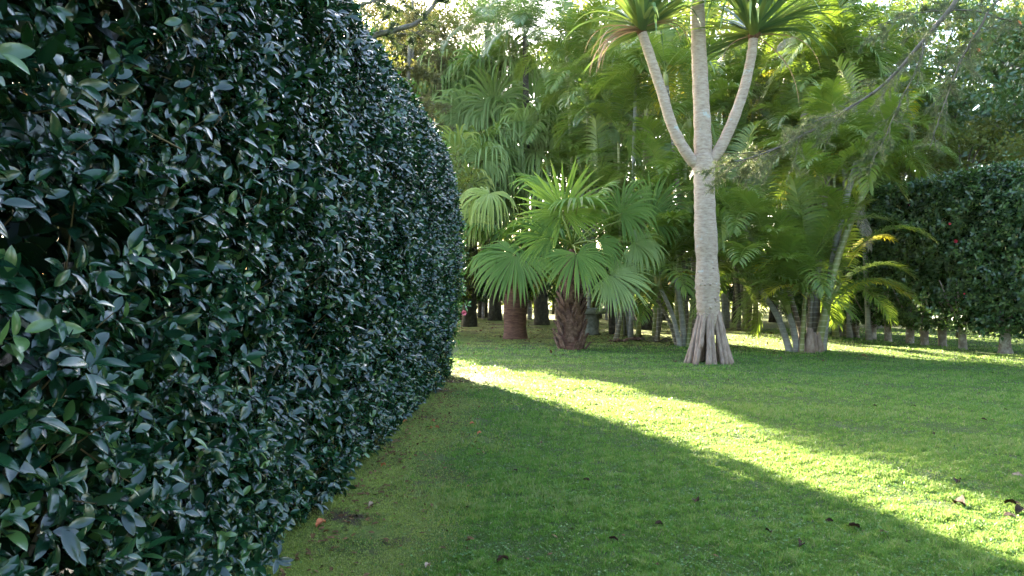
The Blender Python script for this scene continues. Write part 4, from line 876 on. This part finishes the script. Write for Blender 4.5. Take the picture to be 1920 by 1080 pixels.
# glossy broadleaf trees upper right
limb_tree('broadleaf_tree', 'dense glossy broadleaf tree above the right hedge, at the right edge', (16.2, 20.5), 7.5, (-.6, 0, 6.8), (3.0, 2.4, 2.9), 15000, .17, 'broad', 1001, 'branch', .25, 90, .8, tmpl=T_MID, gapcheck=True, nl=20)
limb_tree('broadleaf_tree', 'glossy broadleaf tree with orange flowers behind the conifer limb', (14.6, 26.5), 9.5, (0, 0, 9.0), (3.0, 2.4, 3.6), 13000, .19, 'broad', 1002, 'branch', .25, 80, .9, tmpl=T_MID, gapcheck=True, nl=20)
limb_tree('citrus_tree', 'sunlit small leaved tree behind the middle of the right hedge', (12.6, 30.0), 7.0, (0, 0, 6.2), (2.4, 2.0, 2.6), 10000, .15, 'tree_light', 1003, 'branch', .18, 60, .8, gapcheck=False, nl=16)
fo = flower_mesh('orange_flower', .09, 9); fo.materials.append(M['orange'])
bt = [o_ for o_ in bpy.data.objects if o_.name.startswith('broadleaf_tree')]
for px, py, Yd in ((1822, 62, 24.5), (1840, 75, 24.5), (1833, 95, 24.3), (1908, 45, 18.2)): flower(bt[1] if Yd > 20 else bt[0], fo, P(px, py, Yd), 1.0, (1.2, .3, 0))

# ------------------------------------------------------------------ conifers
def needles(mb, path, n, ln, g, spread=1.0, r=(.2, .9), wide=1.9):
    k = g.uniform(0, len(path) - 1.01, n); i = k.astype(int); f = (k - i)[:, None]; p0 = path[i] * (1 - f) + path[i + 1] * f; tan = nrm(path[i + 1] - path[i])
    d = nrm(tan * g.uniform(.3, 1.1, n)[:, None] + g.normal(0, .75 * spread, (n, 3))); tw = g.uniform(*r)
    V, T_, R = scatter((T_NEEDLE[0] * [wide, 1, 1], T_NEEDLE[1]), p0, d, g.normal(size=(n, 3)), ln * g.uniform(.6, 1.2, n), np.clip(tw + g.normal(0, .12, n), 0, 1)); mb.add(V, None, T_, R)
def conifer_limb(parent, pts, r0, r1, seed, nb=26, bl=(.5, 1.1), needle_mat='needle', down=.25, ln=.062, dens=120, tufts=5, start=.2, planar=None):
    if needle_mat == 'needle': dens = int(dens * .62)
    """a limb > its needle sprays"""
    g = np.random.default_rng(seed); b0 = np.array(parent.location); q = smooth_path(pts, 40); wood = MB(); nd_ = MB()
    q = q + np.cumsum(g.normal(0, .006, q.shape), 0)
    tube(wood, q - b0, np.linspace(r0, r1, 40), 7, lump=.1, seed=seed)
    for b in range(nb):
        f = start + (1 - start) * (b + g.random()) / nb; i = min(int(f * 39), 38); T_ = nrm(q[i + 1] - q[i])
        s = 1 if b % 2 else -1; sd = nrm(np.cross(T_, [0, 0, 1.])) * s
        d = nrm(T_ * g.uniform(.3, 1) + sd * g.uniform(.2, .9) + np.array([0, 0, g.uniform(-.7, .35)])); L = g.uniform(*bl) * (1.1 - .5 * f)
        bp, _ = bend(q[i], d, L, 9, lambda t_: down * 2 * g.uniform(.2, 1.2)); bp = bp + np.cumsum(g.normal(0, .008, bp.shape), 0)
        tube(wood, bp - b0, np.linspace(min(r1 * .9, .007), .002, 9), 4, cap=False)
        for _ in range(tufts):
            j = int(g.uniform(2, 8)); dd = nrm((bp[j] - bp[j - 1]) + g.normal(0, .06 * L, 3) * 1.3); tp, _ = bend(bp[j], nrm(dd), L * g.uniform(.2, .4), 5, lambda t_: .2)
            tube(wood, tp - b0, np.linspace(.004, .002, 5), 3, cap=False); needles(nd_, tp - b0, int(dens * g.uniform(.5, 1.2)), ln, g)
        needles(nd_, bp[4:] - b0, dens, ln, g)
    w_ = link('limb', wood.mesh('limb'), 'branch_pale' if needle_mat == 'needle' else 'branch', parent); link('needles', nd_.mesh('needles'), needle_mat, w_); return w_
CY = 10.5
CF = thing('conifer_tree', 'conifer whose long drooping limb reaches in from the upper right over the lawn', 'tree', (9.6, 10.8, 0))
tq = smooth_path([(9.6, 10.8, -.1), (9.7, 10.8, 4), (9.5, 10.8, 8), (9.6, 10.8, 12)], 20)
tube_obj('trunk', tq - np.array([9.6, 10.8, 0]), np.linspace(.26, .08, 20), 'branch', CF, 12, lump=.08, seed=3)
conifer_limb(CF, [(9.5, 10.8, 8.2), P(1880, -130, CY), P(1790, 5, CY), P(1735, 70, CY), P(1660, 150, CY), P(1570, 215, CY), P(1480, 265, CY - .1), P(1410, 292, CY - .2), P(1352, 305, CY - .3)], .042, .007, 201, 36, (.35, .95), start=.30, dens=110, tufts=7, down=.12)
conifer_limb(CF, [P(1740, 65, CY), P(1690, 190, CY - .1), P(1660, 250, CY - .2), P(1620, 330, CY - .2)], .011, .005, 202, 12, (.3, .7), start=.25, dens=110, down=.12)
conifer_limb(CF, [(9.5, 10.8, 7.2), P(1900, -20, CY + .5), P(1835, 60, CY + .5), P(1800, 120, CY + .5), P(1770, 200, CY + .4), P(1740, 290, CY + .3)], .022, .006, 203, 22, (.3, .9), start=.3, dens=110, down=.12)
conifer_limb(CF, [(9.5, 10.8, 6.6), P(1990, 60, CY + 1), P(1900, 40, CY + 1), P(1820, 20, CY + .9), P(1720, 30, CY + .8), P(1630, 60, CY + .7)], .02, .005, 204, 26, (.3, .9), start=.25, dens=110, down=.12)
conifer_limb(CF, [P(1570, 215, CY), P(1520, 235, CY), P(1460, 290, CY), P(1410, 325, CY)], .008, .004, 205, 16, (.3, .7), start=.1, dens=110, down=.12)
# dark pine behind the left hedge
CP = thing('pine_tree', 'dark pine whose twisted branches overhang the top of the left hedge', 'tree', (-4.4, 10.2, 0))
tube_obj('trunk', smooth_path([(0, 0, -.1), (.1, 0, 3), (-.1, 0, 6), (0, 0, 10)], 20), np.linspace(.22, .07, 20), 'branch', CP, 12, lump=.08, seed=6)
b_ = np.array([-4.4, 10.2, 0])
conifer_limb(CP, [b_ + [0, 0, 4.4], P(590, 75, 9.5), P(650, 20, 9.4), P(700, -5, 9.3), P(760, -20, 9.3)], .05, .012, 211, 10, (.3, .7), 'needle_dark', dens=90, start=.3)
conifer_limb(CP, [b_ + [0, 0, 4.0], P(620, 110, 9.2), P(690, 68, 9.1), P(740, 50, 9.1), P(783, 32, 9.1), P(806, 0, 9.1), P(812, -30, 9.1)], .05, .014, 212, 12, (.25, .6), 'needle_dark', dens=90, start=.2)
conifer_limb(CP, [b_ + [0, 0, 3.8], P(600, 140, 9.2), P(650, 120, 9.1), P(700, 110, 9.0)], .03, .008, 213, 10, (.25, .5), 'needle_dark', dens=90, start=.3)
# airy sunlit conifers beyond the hedge, upper left
def airy(label, loc, h, seed, n=34, mat='needle_sun', w=3.0, z0=3, dens=60):
    t = thing('airy_conifer', label, 'tree', (*loc, 0)); g = np.random.default_rng(seed); b0 = np.array([*loc, 0.]); wood = MB(); nd_ = MB()
    q = smooth_path([(0, 0, -.1), (g.uniform(-.3, .3), 0, h * .5), (0, 0, h)], 20); tube(wood, q, np.linspace(.24, .04, 20), 9, lump=.08, seed=seed)
    for k in range(n):
        z = g.uniform(z0, h * .98); a = g.uniform(0, 6.28); L = w * (1.1 - .6 * (z - z0) / (h - z0)) * g.uniform(.6, 1.1); i = min(int(z / h * 19), 18)
        d = nrm(np.array([math.cos(a), math.sin(a), g.uniform(.0, .5)])); bp, _ = bend(q[i], d, L, 9, lambda t_: .9); bp += np.cumsum(g.normal(0, .03, bp.shape), 0)
        tube(wood, bp, np.linspace(.03, .008, 9), 4, cap=False)
        for s in range(10):
            j = int(g.uniform(2, 9)); tp, _ = bend(bp[j - 1], nrm((bp[j - 1] - bp[j - 2]) / L + g.normal(0, .45, 3) * .5), L * g.uniform(.15, .35), 5, lambda t_: .9)
            tube(wood, tp, np.linspace(.008, .004, 5), 3, cap=False)
            if not in_gap(tp[2] + b0)[0]: needles(nd_, tp, dens, .2, g, 1.0, (.3, 1), 5.0)
    link('trunk', wood.mesh('trunk'), 'branch_pale', t); link('crown', nd_.mesh('crown'), mat, t)
airy('airy sunlit conifer filling the sky gap above the left hedge', (-4.0, 30), 13, 301, 60, w=3.4)
airy('airy yellow conifer left of the feather palms, further back', (-8.6, 44), 16, 302, 60, w=4.2, z0=5)
airy('thin airy conifer showing right behind the top of the left hedge', (-3.5, 25.5), 10, 303, 40, w=2.6)
airy('hazy conifer far back at the upper left', (-9.5, 48), 16, 304, 60, w=4.5, z0=4)
airy('airy conifer seen high over the right hedge', (22.5, 31), 14, 305, 60, w=3.6, z0=5)
# shrubs directly behind the end of the left hedge (they shade the lawn's far part)
limb_tree('shrub', 'sunlit leafy shrub rising behind the far end of the left hedge', (-2.35, 22.5), 3.5, (0, 0, 3.6), (1.5, 1.8, 2.2), 7000, .12, 'tree_light', 1010, 'branch', .12, 60, .6, cat='shrub')
limb_tree('shrub', 'yellow green shrub glowing between left hedge and fan palms', (-2.6, 29), 4.5, (0, 0, 4.2), (1.8, 1.8, 2.8), 7000, .15, 'tree_light', 1011, 'branch', .12, 60, .7, cat='shrub')

# ------------------------------------------------------------------ fallen things
def fallen(label, cat, px, py, size, mat, seed, group=None, crumple=.5, name='fallen_leaf'):
    x, y = foot(px, py); g = np.random.default_rng(seed); mb = MB(); t_ = np.linspace(0, 1, 7); s = np.linspace(-1, 1, 5)
    w = .5 * np.sin(np.pi * np.clip(t_, .03, .97)) ** .7; A, S = np.meshgrid(t_, s, indexing='ij')
    Xc = S * w[:, None] * .62; Zc = .16 * S ** 2 * crumple * 1.6 + .22 * crumple * np.sin(A * 3.1) + g.normal(0, .05 * crumple, A.shape)
    V = np.stack([Xc, A - .5, Zc], -1).reshape(-1, 3) * size; i, j = np.meshgrid(np.arange(6), np.arange(4), indexing='ij')
    Q = np.stack([i * 5 + j, i * 5 + j + 1, (i + 1) * 5 + j + 1, (i + 1) * 5 + j], -1).reshape(-1, 4); mb.add(V, Q, None, .5)
    tube(mb, np.array([(0, -.5, .0), (0, -.62, .03), (.02, -.75, .06)]) * size, [.02 * size, .016 * size, .012 * size], 4)
    o = link(name, mb.mesh(name), mat); o.location = (x, y, float(ground_h(np.array(x), np.array(y))) + .012); o.rotation_euler = (g.uniform(-.35, .35), g.uniform(-.5, .5), g.uniform(0, 6.28)); tag(o, label, cat, group); return o
BIG = [(1800, 948, .16, 'large curled dark brown leaf lying in the sunlit grass strip near the right edge'), (1898, 950, .13, 'curled brown leaf in the sunlit grass right at the picture edge'), (1912, 962, .12, 'dark folded leaf in the sunlit grass at the right picture edge, just below another'), (1893, 973, .09, 'thin brown leaf standing on edge in the sunlit grass'),
       (1602, 992, .10, 'brown curled leaf on shaded grass just below the sunlit strip'), (1308, 947, .10, 'dark leaf lying alone in the middle of the shaded lawn'), (1500, 1025, .09, 'two lobed dark leaf on the shaded lawn near the bottom'), (1797, 908, .11, 'brown leaf in the upper part of the sunlit strip on the right'),
       (943, 1055, .09, 'dark leaf near the bottom edge in the middle of the lawn'), (967, 888, .05, 'tiny dark leaf left of the middle of the shaded lawn'), (1908, 897, .1, 'tan brown leaf on the sunlit strip at the far right edge'), (1655, 1000, .06, 'tan leaf right of the brown curled leaf below the strip')]
for i, (px, py, s, lb) in enumerate(BIG): fallen(lb, 'leaf', px, py, s * .8, 'fallen_tan' if 'tan' in lb else 'fallen_brown', 400 + i, 'fallen leaves on the lawn', .9)
for i, (px, py) in enumerate([(602, 985), (722, 844), (719, 877), (812, 793), (820, 805), (808, 806), (885, 797), (899, 818), (695, 950), (802, 1067), (683, 860), (760, 795)]):
    fallen('small wilted orange camellia bloom lying on the moss beside the left hedge', 'flower', px, py, .05 if i else .075, 'fallen_orange' if i not in (8, 9) else 'fallen_tan', 430 + i, 'wilted blooms beside the left hedge', 1.2, 'fallen_bloom')
for i, (px, py) in enumerate([(1365, 715), (1560, 700), (1713, 765), (1750, 815), (1885, 772), (1845, 790), (1640, 765), (1555, 980), (1860, 700), (1440, 1000), (1235, 990), (1700, 1015), (1100, 905), (1150, 1020)]):
    fallen('tiny dry brown leaf scattered on the shaded lawn', 'leaf', px, py, .055, 'fallen_brown', 450 + i, 'tiny dry leaves on the lawn', .8)
# clover and other small weeds growing in patches among the grass
gw = np.random.default_rng(498); V_ = MB()
cx = np.concatenate([gw.uniform(-.6, 9, 230)]); cy = 1 / gw.uniform(1 / 16, 1 / 3.8, 230); ok = cx < cy * .75; cx, cy = cx[ok], cy[ok]
k_ = gw.integers(0, len(cx), 15000); rr = gw.uniform(.06, .28, len(cx)) * (1 + cy * .06); x = cx[k_] + gw.normal(0, 1, 15000) * rr[k_]; y = cy[k_] + gw.normal(0, 1, 15000) * rr[k_]
V, Q, R = scatter(tmpl_leaf(2, .9, .1, .1), np.stack([x, y, ground_h(x, y) + gw.uniform(.012, .036, 15000)], -1), nrm(gw.normal(size=(15000, 3)) * [1, 1, .3]), gw.normal(0, .35, (15000, 3)) + [0, 0, 1], gw.uniform(.010, .02, 15000) * np.maximum(1, y / 7), np.clip(gw.normal(.4, .2, 15000), 0, .8)); V_.add(V, Q, None, R)
o_ = link('clover', V_.mesh('clover'), 'clover'); o_['kind'] = 'stuff'; o_['label'] = 'small round leaved weeds growing in patches in the lawn'
# crumbs of dead leaf along the hedge foot and under the palms: uncountable
gl = np.random.default_rng(499); n = 4200
y = np.concatenate([gl.uniform(3, 13.5, 1600), gl.uniform(18.5, 30, n - 2300), gl.uniform(3.6, 18, 700)]); x = np.concatenate([hedge_x(y[:1600]) + .05 + gl.exponential(.30, 1600), gl.uniform(-2, 8, n - 2300), gl.uniform(-1, 9, 700)])
c = np.stack([x, y, ground_h(x, y) + .012], -1); d = nrm(gl.normal(size=(n, 3)) * [1, 1, .25])
V, Q, R = scatter(T_MID, c, d, gl.normal(0, .35, (n, 3)) + [0, 0, 1], gl.uniform(.014, .055, n) * np.where(y > 15, 2.2, 1), gl.random(n)); mb = MB(); mb.add(V, Q, None, R)
o_ = link('leaf_crumbs', mb.mesh('leaf_crumbs'), 'crumb'); o_['kind'] = 'stuff'; o_['label'] = 'brown crumbs of dead leaf strewn by the hedge foot and under the palms'
# dark clods of old fronds lying under the palms
for i, (px, py, lb) in enumerate([(1160, 641, 'dark heap of rotting leaf litter right of the shaggy palm trunk'), (1194, 638, 'small dark clump of litter left of the areca canes')]):
    x, y = foot(px, py); mb = MB(); g = np.random.default_rng(470 + i)
    for k in range(14): 
        a = g.uniform(0, 6.28); c = np.array([g.normal(0, .12), g.normal(0, .08), .02]); d = np.array([math.cos(a), math.sin(a), g.uniform(-.05, .3)]) * g.uniform(.1, .22); tube(mb, [c, c + d * .5 + [0, 0, .02], c + d], [.022, .028, .008], 5, lump=.2, seed=k)
    tag(link('leaf_litter', mb.mesh('leaf_litter'), 'boot', None, (x, y, 0)), lb, 'litter')
mb = MB(); g = np.random.default_rng(480); x, y = foot(1238, 640)
for k in range(40):
    a = g.uniform(0, 6.28); c = np.array([g.normal(0, .22), g.normal(0, .2), .03]); d = np.array([math.cos(a), math.sin(a), g.uniform(0, .9)]) * g.uniform(.2, .5); q, _ = bend(c, nrm(d), np.linalg.norm(d), 6, lambda t_: .6); tube(mb, q, np.linspace(.008, .002, 6), 4, cap=False)
tag(link('dry_twigs', mb.mesh('dry_twigs'), 'branch_pale', None, (x, y, 0)), 'loose pile of dry twigs left of the areca cane bases', 'twigs')
# ------------------------------------------------------------------ warm hazy air
HZ = MB(); x0, x1, y0, y1, z0, z1 = -180, 180, -80, 280, -1.2, 30
HZ.add([(x0, y0, z0), (x1, y0, z0), (x1, y1, z0), (x0, y1, z0), (x0, y0, z1), (x1, y0, z1), (x1, y1, z1), (x0, y1, z1)], [[0, 3, 2, 1], [4, 5, 6, 7], [0, 1, 5, 4], [1, 2, 6, 5], [2, 3, 7, 6], [3, 0, 4, 7]])
m = bpy.data.materials.new('haze_air'); m.use_nodes = True; nd = m.node_tree.nodes; nd.clear(); v = nd.new('ShaderNodeVolumePrincipled'); v.inputs['Density'].default_value = .00007; v.inputs['Color'].default_value = (1, .95, .82, 1); v.inputs['Anisotropy'].default_value = .3
o = nd.new('ShaderNodeOutputMaterial'); m.node_tree.links.new(v.outputs[0], o.inputs['Volume']); hz = link('haze', HZ.mesh('haze', smooth=False), m); hz['kind'] = 'stuff'; hz['label'] = 'thin warm haze in the air'
SC.cycles.volume_bounces = 0
print('objects', len(bpy.data.objects))
